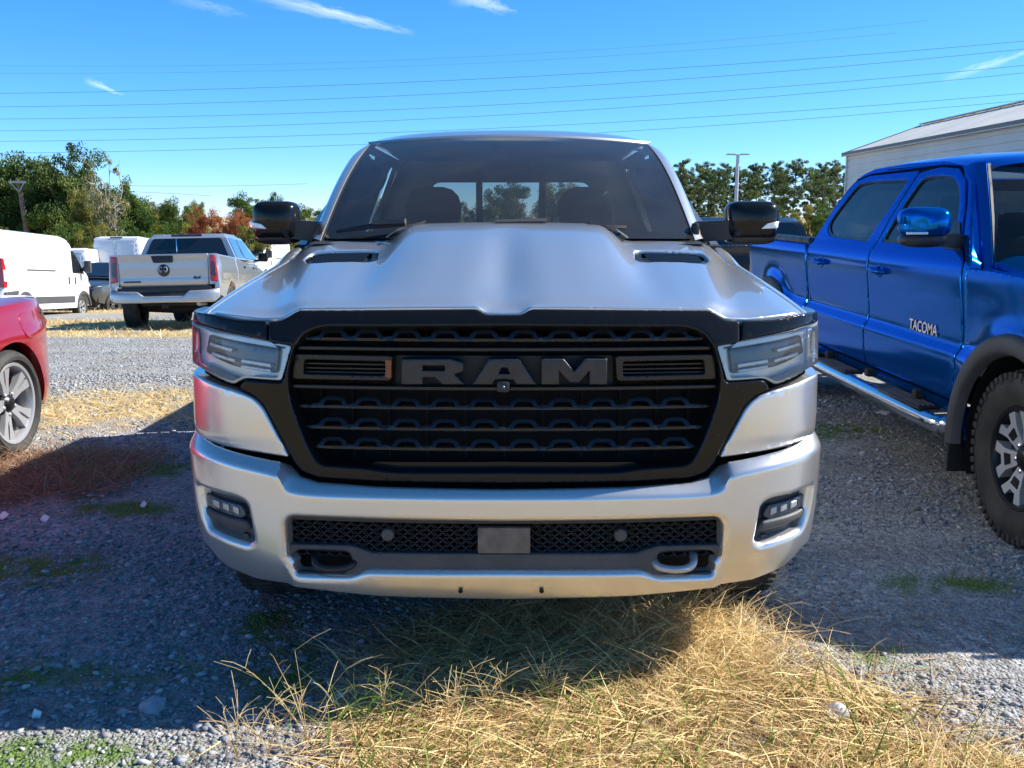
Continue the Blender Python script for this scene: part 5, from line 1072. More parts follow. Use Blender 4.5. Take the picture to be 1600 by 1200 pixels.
# door mirrors
for s in (1, -1):
    cx, cy, cz = s * -1.085, 5.04, 1.455
    rows = []
    for t, k in ((-1, .25), (-.92, .66), (-.6, .90), (0, 1.), (.7, .97), (1, .88)):
        rows.append([(cx + .125 * k * math.copysign(abs(math.cos(g)) ** .5, math.cos(g)), cy + t * .075 + .10 * (cx + .125 * math.cos(g) - cx) * -s, cz + (.085 * k) * math.copysign(abs(math.sin(g)) ** .6, math.sin(g)) * (1 if math.sin(g) > 0 else .85)) for g in np.linspace(0, 2 * math.pi, 29)[:-1]])
    mm = loft('door_mirror', rows, 'blue', bt, True, True, angle=55)
    rows = [[(cx + .118 * k * math.copysign(abs(math.cos(g)) ** .6, math.cos(g)), cy + .015 + t * .062, cz - .085 + .040 * k * math.sin(g)) for g in np.linspace(0, 2 * math.pi, 25)[:-1]] for t, k in ((-1, .4), (-.8, .9), (0, 1), (.8, .97), (1, .85))]
    loft('mirror_lower', rows, 'black_plastic', mm, True, True, angle=55)
    box('turn_signal', (cx - s * .065, cy - .068, cz - .050), (.11, .02, .014), 'led', mm, .005)
    loft('mirror_arm', [[(cx + s * .08, y_, z_) for y_, z_ in ((5.01, 1.335), (5.01, 1.40), (5.08, 1.40), (5.08, 1.335))], [(s * -.885, y_, z_) for y_, z_ in ((5.02, 1.325), (5.02, 1.40), (5.14, 1.40), (5.14, 1.325))]], 'black_plastic', mm, True, True)
    panel('mirror_sail', np.array([(5.0, 1.32), (5.19, 1.32), (5.20, 1.47), (5.13, 1.46)]), lambda y, z: (fm_t(y, z) + [-.006, 0, 0]) * [s, 1, 1], 'black_plastic', mm, sp=.05, out=(-s, 0, 0), flange=.02)
# interior
for x, y, zt in ((-.40, 6.05, 1.62), (.40, 6.05, 1.62), (-.42, 6.95, 1.52), (.42, 6.95, 1.52)):
    st = box('seat', (x, y, .95), (.48, .16, .80), 'cloth', bt, .05, Matrix.Rotation(-.2, 3, 'X')); box('headrest', (x, y + .10, zt - .10), (.26, .10, .19), 'cloth', st, .04)
loft('dashboard', [[(x, 4.72 + .2 * (x / .8) ** 2, 1.27) for x in np.linspace(-.8, .8, 9)], [(x, 5.05, 1.28) for x in np.linspace(-.82, .82, 9)], [(x, 5.2, 1.2) for x in np.linspace(-.82, .82, 9)], [(x, 5.2, .7) for x in np.linspace(-.82, .82, 9)]], 'dash', bt)
g_ = np.linspace(0, 2 * math.pi, 25); tube('steering_wheel', np.array([tuple(Matrix.Rotation(-.4, 3, 'X') @ Vector((.18 * math.cos(g), 0, .18 * math.sin(g)))) for g in g_]) + [.38, 5.36, 1.22], .015, 'dash', bt, 6)
# badge on the near front door
bx = float(fm_t(np.array([5.34]), np.array([.877]))[0, 0]) - .005
mt = Matrix.Translation((bx, 5.335 - 6.4, .878)) @ Matrix(((0, 0, -1, 0), (-1, 0, 0, 0), (0, 1, 0, 0), (0, 0, 0, 1)))
text_mesh('badge_lettering', 'TACOMA', .086, .004, 'badge_bright', bt, mt, spacing=1.02)
set_org(0, 0, 0)

# ================================================================== RED SEDAN
rc = thing('sedan_car', 'glossy red sedan at the left edge with grey alloy wheels', 'car', (-4.03, 4.55, 0)); set_org(0, 4.55, 0)
RWH, FWH = (5.88, .335), (3.02, .335)
def fm_r(y, z):
    x = .905 - .05 * np.maximum(0, (z - .62) / .35) ** 2 - .10 * np.maximum(0, (.42 - z) / .3) ** 2 + .012 * np.exp(-((z - .74) / .05) ** 2)
    d = np.hypot(y - RWH[0], z - RWH[1]); x = x + .012 * np.exp(-((d - .42) / .1) ** 2)
    t = np.clip((y - 6.05) / .80, 0, 1); x = x - .36 * t ** 2.6; t = np.clip((3.0 - y) / .85, 0, 1); x = x - .36 * t ** 2.6
    return np.stack([x, y, z], -1)
ro = [(2.2, .24), (2.52, .22)] + arc(FWH, .385, 172, 8, 18) + [(3.48, .20), (5.42, .20)] + arc(RWH, .385, 172, -8, 20) + [(6.34, .24), (6.70, .27), (6.84, .45), (6.85, .72), (6.80, .86), (6.70, .955), (6.3, .975), (5.7, .955), (5.0, .93), (3.9, .91), (3.2, .86), (2.5, .74), (2.22, .62), (2.15, .45)]
body = panel('body', np.array(ro), fm_r, 'red', rc, sp=.035, bsp=.022, out=(1, 0, 0), roll=0, flange=0, strip=10, soft=([(6.84, .62), (6.80, .86), (6.70, .955), (6.3, .975), (5.7, .955), (5.0, .93), (3.9, .91), (3.2, .86), (2.5, .74), (2.22, .62)], .05), angle=32)
gh_o = fillet(np.array([(3.75, .90), (4.35, 1.22), (4.7, 1.36), (5.2, 1.39), (5.6, 1.26), (6.05, .96)]), .15)
panel('cabin', gh_o, lambda y, z: np.stack([.80 - .45 * (z - .9), y, z], -1), 'red', rc, sp=.06, bsp=.03, out=(1, 0, 0), flange=0, strip=6, angle=30)
panel('side_window', fillet(np.array([(4.0, .95), (4.45, 1.21), (4.75, 1.31), (5.2, 1.33), (5.6, 1.23), (5.95, .98)]), .05), lambda y, z: np.stack([.808 - .45 * (z - .9), y, z], -1), 'tint_far', rc, sp=.08, out=(1, 0, 0), flange=.004, sides=(1, -1))
panel('rear_screen', np.array([(-.55, .02), (.55, .02), (.48, .56), (-.48, .56)]), lambda x, t: np.stack([x, 6.22 - .48 * (t / .56), .985 + .30 * (t / .56)], -1) + np.array([0, .02, .02]), 'tint_far', rc, sp=.1, out=(0, 1, 1), flange=.004)
panel('windscreen', np.array([(-.62, 0), (.62, 0), (.52, .62), (-.52, .62)]), lambda x, t: np.stack([x, 3.80 + .60 * (t / .62), .92 + .34 * (t / .62)], -1) + np.array([0, -.03, .03]), 'tint_far', rc, sp=.1, out=(0, -1, 1), flange=.004)
tl = panel('tail_light', fillet(np.array([(6.40, .855), (6.62, .74), (6.80, .73), (6.825, .80), (6.72, .90), (6.55, .905)]), .02), lambda y, z: fm_r(y, z) + [.010, .0, 0] - np.stack([.05 * smooth(.86, .93, z), 0 * y, 0 * z], -1), 'smoke_lens', rc, sp=.02, bsp=.015, out=(1, 0, 0), roll=.006, flange=.03, sides=(1, -1))
for o, s in zip(tl, (1, -1)): panel('light_strip', fillet(np.array([(6.60, .765), (6.78, .75), (6.79, .785), (6.62, .80)]), .01), lambda y, z: (fm_r(y, z) + [.018, .006, 0]) * [s, 1, 1], 'red_lens', o, sp=.02, out=(s, .5, 0), flange=.01)
for s in (1, -1):
    for h in (RWH, FWH):
        wheel(rc, (s * .80, h[0], .335), s, .335, .235, .248, 'five', False, 'rim_grey', 'rim_dark', caliper='red')
        V, Fc = lathe_geo([(-.2, .001), (-.2, .375), (.05, .375)], 28); keep = [f for f in Fc if all(V[i][2] > -.2 for i in f)]; mk('wheel_liner', V * [s, 1, 1] + [s * .80, h[0], .34], keep, 'void', rc)
V, Fc = [], []
for s in (1,):                                        # fuel flap outline on the near quarter
    c = (6.13, .80); gl_ = np.array([(c[0] + .10 * math.copysign(abs(math.cos(g)) ** .7, math.cos(g)), c[1] + .085 * math.copysign(abs(math.sin(g)) ** .7, math.sin(g))) for g in np.linspace(0, 2 * math.pi, 28)[:-1]])
    panel('fuel_flap', gl_, lambda y, z: fm_r(y, z) + [.0035, 0, 0], 'red', rc, sp=.03, bsp=.015, out=(1, 0, 0), roll=.003, flange=.004)
set_org(0, 0, 0)

# ================================================================== BACKGROUND PICKUPS (local: y = 0 at the tail, +y ahead)
def far_pickup(label, loc, rot, pnt, badges=False, group='pickups in the background'):
    t = thing('pickup_truck', label, 'pickup truck', loc, rot, group)
    Wr, Wf = (1.16, .42), (4.86, .42)
    fmx = lambda y, z: np.stack([1.02 - .03 * smooth(.85, .55, z) - .05 * smooth(1.05, 1.40, z) + .012 * np.exp(-((z - .85) / .08) ** 2) - .25 * np.clip((y - 5.3) / .6, 0, 1) ** 2.5 - .04 * np.clip((.3 - y) / .3, 0, 1) ** 2, y, z], -1)
    bsd = [(.06, .66), (.55, .60)] + arc(Wr, .50, 160, 8, 16) + [(1.75, .52), (1.86, .52), (1.86, 1.41), (.06, 1.43)]
    panel('bed_side', np.array(bsd), fmx, pnt, t, sp=.10, bsp=.05, out=(1, 0, 0), roll=.03, flange=.06, sides=(1, -1))
    cbs = [(1.88, .48), (4.28, .48)] + arc(Wf, .50, 172, 8, 16) + [(5.7, .55), (5.85, .8), (5.80, 1.08), (4.6, 1.26), (1.88, 1.40)]
    panel('cab_flank', np.array(cbs), fmx, pnt, t, sp=.10, bsp=.05, out=(1, 0, 0), roll=.02, flange=.06, sides=(1, -1))
    loft('hood', [[(x, y, z - .06 * (abs(x) / .95) ** 4) for x in np.linspace(-.96, .96, 13)] for y, z in ((4.35, 1.36), (4.8, 1.30), (5.6, 1.16), (5.85, 1.05))], pnt, t)
    loft('front_face', [[(x, 5.86 - .2 * (abs(x) / .95) ** 3, z) for x in np.linspace(-.95, .95, 11)] for z in (.45, .7, 1.1)], 'black_plastic', t)
    # greenhouse
    gz_ = fillet(np.array([(1.90, 1.38), (2.02, 1.84), (2.25, 1.93), (3.3, 1.955), (3.75, 1.90), (4.72, 1.36)]), .06)
    panel('cab_roof', gz_, lambda y, z: np.stack([.985 - .44 * (z - 1.36), y, z], -1), pnt, t, sp=.09, bsp=.04, out=(1, 0, 0), flange=0, strip=6, angle=30, soft=([(2.02, 1.84), (2.25, 1.93), (3.3, 1.955), (3.75, 1.90)], .04))
    for y in (2.10, 3.02):
        q = [(y, 1.42), (y + .84, 1.42), (y + .80, 1.83), (y + .10, 1.83)] if y < 3 else [(y, 1.42), (4.42, 1.42), (3.74, 1.83), (y, 1.83)]
        panel('side_window', fillet(np.array(q), .04), lambda y, z: np.stack([.994 - .44 * (z - 1.36), y, z], -1), 'tint_far', t, sp=.15, out=(1, 0, 0), flange=.004, sides=(1, -1))
    panel('rear_window', fillet(np.array([(-.84, 1.43), (.84, 1.43), (.68, 1.82), (-.68, 1.82)]), .05), lambda x, z: np.stack([x, 1.905 + .26 * (z - 1.38) - .012, z], -1), 'tint_far', t, sp=.15, out=(0, -1, 0), flange=.004)
    box('window_divider', (-.20, 1.935, 1.62), (.018, .012, .38), 'chrome', t, .002)
    box('brake_light', (0, 1.99, 1.875), (.62, .06, .05), 'smoke_lens', t, .015)
    panel('windscreen', fillet(np.array([(-.82, 0), (.82, 0), (.68, 1), (-.68, 1)]), .05), lambda x, s_: np.stack([x, 4.60 - .82 * s_ + .02, 1.43 + .46 * s_ + .015], -1), 'tint_far', t, sp=.2, out=(0, 1, 0), flange=.004)
    # tail
    tg = panel('tailgate', fillet(np.array([(-.80, .80), (.80, .80), (.82, 1.43), (-.82, 1.43)]), .03), lambda x, z: np.stack([x, .045 + .02 * np.exp(-((z - 1.0) / .12) ** 2) - .03 * smooth(1.30, 1.43, z) + .05 * smooth(.92, .80, z), z], -1), pnt, t, sp=.06, out=(0, -1, 0), roll=.012, flange=.06)
    panel('tailgate_handle', fillet(np.array([(-.17, 1.27), (.17, 1.27), (.19, 1.40), (-.21, 1.40)]), .02), lambda x, z: np.stack([x, .000 + 0 * x, z], -1), 'black_plastic', tg, sp=.1, out=(0, -1, 0), flange=.05, roll=.006)
    if badges:
        V, Fc = lathe_geo([(-.016, .001), (-.016, .085), (-.004, .105), (.03, .11)], 28); em = mk('tailgate_emblem', np.stack([V[:, 1], V[:, 0] + .03, V[:, 2] * 1.05], 1) + [0, 0, 1.13], Fc, 'badge_dark', tg)
        for s in (1, -1):                              # curled horn shapes flanking a face
            tube('emblem_horn', catmull([(s * .02, .008, 1.19), (s * .06, .004, 1.19), (s * .075, .004, 1.14), (s * .05, .004, 1.10), (s * .03, .006, 1.13)], 5), .011, 'steel', em, 6)
        text_mesh('badge_lettering', '4x4', .09, .004, 'badge_dark', tg, Matrix.Translation((.58, .035, .985)) @ Matrix.Rotation(math.pi / 2, 4, 'X'), shear=.4)
        box('badge_strip', (-.58, .06, .925), (.30, .05, .028), 'badge_dark', tg, .004)
    for s in (1, -1):
        tl_ = panel('tail_light', fillet(np.array([(.835, .92), (.985, .90), (.96, 1.40), (.835, 1.40)]) * [s, 1], .03), lambda x, z: np.stack([x, .03 + .6 * np.maximum(0, np.abs(x) - .90) ** 1.2, z], -1), 'red_lens', t, sp=.05, out=(0, -1, 0), roll=.012, flange=.08)
        panel('lamp_core', fillet(np.array([(.86, 1.02), (.945, 1.01), (.935, 1.27), (.86, 1.28)]) * [s, 1], .02), lambda x, z: np.stack([x, .024 + .6 * np.maximum(0, np.abs(x) - .90) ** 1.2, z], -1), 'smoke_lens', tl_, sp=.05, out=(0, -1, 0), flange=.01)
        panel('lamp_surround', np.array([(.82, .86), (1.0, .86), (.98, 1.43), (.82, 1.43)]) * [s, 1], lambda x, z: np.stack([x, .055 + .6 * np.maximum(0, np.abs(x) - .90) ** 1.2, z], -1), pnt, t, sp=.06, out=(0, -1, 0), flange=.05)
    if True:
        rbp = [(-.92, .53), (.92, .53), (1.02, .62), (1.0, .80), (.82, .77), (.46, .76), (.36, .655), (-.36, .655), (-.46, .76), (-.82, .77), (-1.0, .80), (-1.02, .62)]
        panel('rear_bumper', fillet(np.array(rbp), .03), lambda x, z: np.stack([x, -.10 + .14 * (np.abs(x) / 1.0) ** 6 + .05 * smooth(.70, .80, z), z], -1), 'silver_far' if pnt == 'silver_far' else pnt, t, sp=.05, out=(0, -1, 0), roll=.03, flange=.10)
    panel('bumper_step', fillet(np.array([(-.44, .60), (.44, .60), (.44, .75), (-.44, .75)]), .03), lambda x, z: np.stack([x, -.04 + 0 * x + .06 * smooth(.66, .73, z), z], -1), 'black_plastic', t, sp=.1, out=(0, -1, 0), roll=.01, flange=.1)
    box('licence_recess', (0, .06, .77), (1.7, .08, .10), 'black_plastic', t, .01); box('bed_floor', (0, .96, .86), (1.7, 1.7, .06), 'underbody', t, .01)
    box('chassis', (0, 2.9, .55), (1.0, 5.3, .16), 'underbody', t, .02); tube('rear_axle', [(-.8, Wr[0], .42), (0, Wr[0], .42), (.8, Wr[0], .42)], [.06, .12, .06], 'underbody', t); tube('exhaust', [(.55, .9, .5), (.60, .05, .50)], .04, 'steel', t, 8); box('tow_receiver', (0, .02, .47), (.09, .16, .09), 'underbody', t, .01); box('floor_pan', (0, 3.3, .66), (1.9, 3.0, .1), 'underbody', t, .01)
    for s in (1, -1):
        for h in (Wr, Wf): wheel(t, (s * .86, h[0], .42), s, .42, .30, .25, 'six', False, 'rim_dark')
        mr_ = box('door_mirror', (s * 1.16, 4.20, 1.47), (.22, .12, .20), 'gloss_black', t, .04); box('mirror_arm', (s * 1.02, 4.22, 1.40), (.16, .06, .05), 'black_plastic', mr_, .01)
        for y in (2.72, 3.82): box('door_handle', (s * 1.0, y, 1.22), (.04, .18, .04), 'black_plastic', t, .01)
    return t
xx = -6.52; far_pickup('silver pickup with its tailgate towards us between the vans and the truck', (xx, 17.8, float(gz(xx, 19)) + .07), (R(-4.2), R(-1.0), R(5.6)), 'silver_far', True)
far_pickup('black pickup mostly hidden behind the right door mirror and the blue bed', (3.45, 12.6, float(gz(3.5, 14.5)) + .10), (R(-3.5), 0, R(-2)), 'black_paint')
xx = atY(128, 450, 33)[0]; far_pickup('dark grey pickup nose on, beside the white van at left', (xx + .9, 38.4, float(gz(xx, 36)) - .40), (R(3.5), 0, R(168)), 'grey_paint')

# ================================================================== VANS (local: y = 0 at the tail, +y ahead)
def van(label, loc, rot):
    t = thing('cargo_van', label, 'van', loc, rot, 'white cargo vans in the background')
    Wr, Wf = (1.15, .36), (4.95, .36)
    fmx = lambda y, z: np.stack([1.02 - .05 * np.maximum(0, z - 1.0) - .03 * np.maximum(0, z - 1.9) - .30 * np.clip((y - 5.1) / .85, 0, 1) ** 2.2, y, z], -1)
    vo_ = [(.0, .46), (.62, .44)] + arc(Wr, .44, 170, 10, 14) + [(1.65, .36), (4.40, .36)] + arc(Wf, .45, 172, 10, 14) + [(5.55, .40), (5.90, .45), (5.96, .75), (5.86, 1.12), (5.30, 1.38), (5.05, 1.52), (4.30, 2.32), (4.05, 2.46), (3.6, 2.52), (.25, 2.52), (.04, 2.44), (.0, 2.2)]
    panel('body', np.array(vo_), fmx, 'white', t, sp=.10, bsp=.06, out=(1, 0, 0), flange=0, strip=8, angle=34, soft=([(5.05, 1.52), (4.30, 2.32), (4.05, 2.46), (3.6, 2.52), (.25, 2.52), (.04, 2.44), (0, 2.2), (0, .46)], .07))
    def sd(nm, pts, mat, dx=.012, r_=.03, par=t, roll=.004): return panel(nm, fillet(np.array(pts), r_), lambda y, z: fmx(y, z) + [dx, 0, 0], mat, par, sp=.12, bsp=.06, out=(1, 0, 0), flange=.02, roll=roll, sides=(1, -1))
    sd('door_window', [(4.25, 1.42), (5.08, 1.40), (4.98, 1.56), (4.42, 2.10), (4.25, 2.12)], 'tint_far')
    sd('side_cladding', [(1.72, .52), (4.30, .52), (4.30, .72), (1.72, .72)], 'grey_plastic')
    sd('sliding_rail', [(1.35, 1.45), (3.10, 1.45), (3.10, 1.49), (1.35, 1.49)], 'grey_plastic', .014, .005)
    for y in (3.92, 4.35): sd('door_handle', [(y, 1.08), (y + .05, 1.08), (y + .05, 1.30), (y, 1.30)], 'grey_plastic', .03, .01)
    sd('quarter_cladding', [(.03, .50), (.62, .50), (.70, .66), (.78, .90), (.03, .86)], 'grey_plastic', .010)
    for h in (Wr, Wf):
        gs = np.linspace(R(4), R(176), 22); rows = [[(1.02 + dx, h[0] + r_ * math.cos(g), h[1] + r_ * math.sin(g)) for g in gs] for r_, dx in ((.42, -.02), (.43, .03), (.51, .025), (.53, -.03))]; loft('wheel_flare', rows, 'grey_plastic', t, sides=(1, -1))
        for s in (1, -1): wheel(t, (s * .87, h[0], .36), s, .36, .22, .22, 'six', False, 'steel')
    tl_ = panel('tail_light', fillet(np.array([(-.01, .98), (.16, .98), (.20, 1.35), (.10, 1.75), (-.01, 1.75)]), .03), lambda y, z: fmx(y, z) + [.012, -.01, 0], 'red_lens', t, sp=.08, out=(1, 0, 0), flange=.03, sides=(1, -1))
    for o, s in zip(tl_, (1, -1)): panel('reverse_lens', fillet(np.array([(0, 1.14), (.14, 1.14), (.16, 1.45), (.02, 1.45)]), .03), lambda y, z: (fmx(y, z) + [.020, -.005, 0]) * [s, 1, 1], 'led', o, sp=.08, out=(s, 0, 0), flange=.01)
    for s in (1, -1):
        panel('rear_light_face', fillet(np.array([(.86, .98), (1.0, .98), (.97, 1.75), (.88, 1.75)]) * [s, 1], .03), lambda x, z: np.stack([x, -.012 + 0 * x, z], -1), 'red_lens', t, sp=.1, out=(0, -1, 0), flange=.02)
        rd = panel('rear_door', fillet(np.array([(.008, .62), (.84, .62), (.84, 2.36), (.008, 2.36)]) * [s, 1], .04), lambda x, z: np.stack([x, -.014 + .02 * smooth(.6, .95, np.abs(x)) + 0 * z, z], -1), 'white', t, sp=.12, out=(0, -1, 0), roll=.008, flange=.02)
        panel('door_panel', fillet(np.array([(.09, 1.52), (.76, 1.52), (.74, 2.22), (.09, 2.22)]) * [s, 1], .04), lambda x, z: np.stack([x, -.020 + .02 * smooth(.6, .95, np.abs(x)), z], -1), 'white', rd, sp=.2, out=(0, -1, 0), roll=.004, flange=.01)
        mr_ = box('door_mirror', (s * 1.22, 4.86, 1.62), (.22, .13, .38), 'grey_plastic', t, .04); box('mirror_arm', (s * 1.06, 4.88, 1.52), (.2, .06, .08), 'black_plastic', mr_, .01)
        panel('headlight', fillet(np.array([(.60, .95), (.90, 1.0), (.86, 1.30), (.66, 1.15)]) * [s, 1], .04), lambda x, z: np.stack([x, 5.90 - .20 * smooth(1.0, 1.3, z) - .16 * smooth(.6, .95, np.abs(x)) + .05, z], -1), 'reflector', t, sp=.08, out=(0, 1, 0), flange=.05)
    panel('windscreen', fillet(np.array([(-.90, 0), (.90, 0), (.84, 1), (-.84, 1)]), .06), lambda x, s_: np.stack([x, 5.06 - .70 * s_ + .06 - .10 * np.abs(x) ** 3, 1.55 + .74 * s_ + .05], -1), 'tint_far', t, sp=.15, out=(0, 1, 0), flange=.01)
    box('rear_bumper', (0, -.05, .52), (1.95, .14, .20), 'grey_plastic', t, .04); box('number_plate_light', (-.35, -.03, .88), (.40, .05, .10), 'grey_plastic', t, .01); box('brake_light', (0, .03, 2.46), (.5, .06, .05), 'smoke_lens', t, .01)
    box('underbody', (0, 3.0, .40), (1.5, 5.4, .12), 'underbody', t, .02); box('front_bumper', (0, 5.90, .60), (1.6, .16, .34), 'grey_plastic', t, .05)
    return t
xv = atY(6, 440, 25.3)[0] - 1.02
v1 = van('nearest white cargo van with grey side cladding at the left edge', (xv, 25.2, float(gz(xv, 28.5)) + .06), (R(-4.2), 0, R(1.5)))
def vcopy(u, d, yaw, label, dz=0., pit=-4.2, sc=1.):
    x = atY(u, 440, d)[0]; o = dup(v1, (x, d, float(gz(x, d)) + dz), (R(pit), 0, R(yaw)), label); o.scale = (sc, sc, sc); return o
vcopy(96, 37., 4, 'white cargo van half hidden behind the nearest van', -.22)
vcopy(184, 38.5, 5, 'white van with its back doors towards us left of the silver pickup', .42, sc=.95)
vcopy(428, 54., 178, 'white van facing us under the left door mirror', .55, 4.2)

# ================================================================== GRAVEL
def in_view(x, y): return (np.abs(x + .05) < .62 * y + .5)
def scatter(n, x0, x1, y0, y1, fn, rng):
    x = rng.uniform(x0, x1, n); y = y0 * (y1 / y0) ** rng.random(n); k = rng.random(n) < fn(x, y); return x[k], y[k]
rng = np.random.default_rng(11)
ico = bmesh.new(); bmesh.ops.create_icosphere(ico, subdivisions=1, radius=1); IV = np.array([tuple(v.co) for v in ico.verts]); ico.verts.index_update(); IF = np.array([[v.index for v in f.verts] for f in ico.faces]); ico.free()
def stones(x, y, s, rng, name):
    n = len(x); sc = s[:, None] * rng.uniform(.6, 1.3, (n, 3)) * [1, 1, .62]; jit = 1 + rng.uniform(-.40, .40, (n, len(IV))); V = IV[None] * jit[..., None] * sc[:, None, :]
    g = rng.uniform(0, 6.28, n); c, sn = np.cos(g)[:, None], np.sin(g)[:, None]; V = np.stack([V[..., 0] * c - V[..., 1] * sn, V[..., 0] * sn + V[..., 1] * c, V[..., 2] + V[..., 0] * rng.normal(0, .25, n)[:, None]], -1)
    V += np.stack([x, y, gz(x, y) + s * .15], -1)[:, None, :]; Fq = (IF[None] + (np.arange(n) * len(IV))[:, None, None]).reshape(-1, 3)
    tone = np.repeat(np.clip(rng.beta(2.0, 2.6, n), 0, 1), len(IF)); return fast_mesh(name, V, Fq, 'stone', attr=tone)
dens = lambda x, y: np.clip(1 - .80 * straw_mask(x, y) - .75 * green_mask(x, y) - .6 * red_mask(x, y), .04, 1) * smooth(.25, .5, fbm(x * 1.2 + 5, y * 1.2, 61)) * in_view(x, y)
x, y = scatter(130000, -4.6, 3.2, 2.15, 9.5, dens, rng); s = (rng.gamma(2.4, .0024, len(x)) * np.clip(y / 5., 1, 1.6)).clip(.0025, .017)
xb, yb_ = scatter(20000, -9, -1.2, 9.0, 16., lambda x, y: np.clip(1 - straw_mask(x, y), .05, 1) * in_view(x, y), rng); x, y, s = np.r_[x, xb], np.r_[y, yb_], np.r_[s, rng.gamma(3, .0028, len(xb)).clip(.004, .015)]
tag(stones(x, y, s, rng, 'gravel'), 'grey crushed stone gravel scattered over the ground', 'gravel', kind='stuff')

# ================================================================== GRASS
def blades(x, y, length, width, lean, rng, curl=.5, nseg=4, head=None, z0=0.):
    """tapering ribbons; lean = angle from upright"""
    n = len(x); g = rng.uniform(0, 6.28, n) if head is None else head; P = np.stack([x, y, gz(x, y) + z0], -1); d = np.stack([np.cos(g), np.sin(g)], -1); a = lean.copy(); pts = [P]; st = length / nseg; cw = rng.normal(0, .35, n)
    for k in range(nseg):
        P = P + np.column_stack([d[:, 0] * np.sin(a) * st, d[:, 1] * np.sin(a) * st, np.cos(a) * st]); a = a + curl * rng.uniform(.3, 1.4, n) / nseg
        c, s_ = np.cos(cw / nseg), np.sin(cw / nseg); d = np.stack([d[:, 0] * c - d[:, 1] * s_, d[:, 0] * s_ + d[:, 1] * c], -1)
        P[:, 2] = np.maximum(P[:, 2], gz(P[:, 0], P[:, 1]) + .004 + z0 * .4); pts.append(P)
    pts = np.stack(pts, 1); h2 = rng.uniform(0, 6.28, n); side = np.stack([np.cos(h2), np.sin(h2), rng.uniform(-.6, .6, n)], -1); W = width[:, None] * np.linspace(1, .15, nseg + 1)[None]
    A, B = pts - side[:, None] * W[..., None], pts + side[:, None] * W[..., None]; V = np.stack([A, B], 2).reshape(n, -1, 3); q = np.array([[2 * k, 2 * k + 1, 2 * k + 3, 2 * k + 2] for k in range(nseg)])
    Fq = (q[None] + (np.arange(n) * V.shape[1])[:, None, None]).reshape(-1, 4); return V.reshape(-1, 3), Fq, nseg
def grass(name, x, y, length, width, lean, mat, rng, label, tone=(2, 2), **k):
    V, Fq, ns = blades(x, y, length, width, lean, rng, **k); o = fast_mesh(name, V, Fq, mat, attr=np.repeat(rng.beta(*tone, len(x)), ns)); return tag(o, label, 'grass', kind='stuff')
fore = lambda x, y: straw_mask(x, y) * in_view(x, y)
# thatch of flattened straw: combed in swathes
x, y = scatter(30000, -1.4, 1.9, 2.12, 3.9, fore, rng); n = len(x)
sw_ = fbm(x * 1.5, y * 1.5, 71, 2) * 9 + rng.normal(0, 1.1, n)
grass('dry_straw', x, y, rng.uniform(.08, .30, n), rng.uniform(.0014, .0044, n), rng.uniform(1.0, 1.57, n), 'straw', rng, 'tangled mat of flattened dry yellow straw in front of the bumper', (2.2, 1.8), curl=.35, nseg=5, head=sw_, z0=0)
x, y = scatter(16000, -1.2, 1.7, 2.12, 3.8, lambda x, y: fore(x, y) * smooth(.45, .85, straw_mask(x, y)), rng); n = len(x); hgt = .05 * fbm(x * 3, y * 3, 81)
sw_ = fbm(x * 1.5 + .3, y * 1.5, 71, 2) * 9 + rng.normal(0, 1.6, n)
grass('dry_straw', x, y, rng.uniform(.06, .20, n), rng.uniform(.001, .0030, n), rng.uniform(.85, 1.5, n), 'straw', rng, 'loose upper layer of dry straw stems lifted above the mat', (2.6, 1.6), curl=1.0, nseg=5, head=sw_)
# pile of straw pushed up under the right of the bumper
x, y = rng.normal(.48, .24, 5200), rng.normal(3.18, .24, 5200); n = len(x); zz = .12 * np.exp(-((x - .5) / .26) ** 2 - ((y - 3.2) / .28) ** 2) * rng.random(n)
P = blades(x, y, rng.uniform(.08, .26, n), rng.uniform(.001, .0024, n), rng.uniform(.6, 1.55, n), rng, curl=.9, nseg=4, z0=0.); V = P[0].reshape(n, -1, 3); V[..., 2] += zz[:, None]
tag(fast_mesh('dry_straw', V.reshape(-1, 3), P[1], 'straw', attr=np.repeat(rng.beta(2.2, 1.8, n), 4)), 'heap of dry straw pushed up under the right half of the bumper', 'grass', kind='stuff')
# green blades among the straw and moss patches
x, y = scatter(26000, -3.2, 2.6, 2.12, 7.0, lambda x, y: np.maximum(.85 * green_mask(x, y) + .02 * straw_mask(x, y), 0) * in_view(x, y), rng); n = len(x)
grass('green_grass', x, y, rng.uniform(.02, .075, n), rng.uniform(.0012, .0032, n), rng.uniform(.1, 1.1, n), 'grass', rng, 'short green grass sprouting in patches of the gravel', (2, 2), curl=.8, nseg=3)
x, y = scatter(1500, -.9, 1.3, 2.15, 2.9, lambda x, y: .35 * straw_mask(x, y), rng); n = len(x)
grass('green_grass', x, y, rng.uniform(.08, .26, n), rng.uniform(.0016, .0038, n), rng.uniform(.1, .9, n), 'grass', rng, 'longer green blades growing through the straw', (3, 2), curl=1.0, nseg=5)
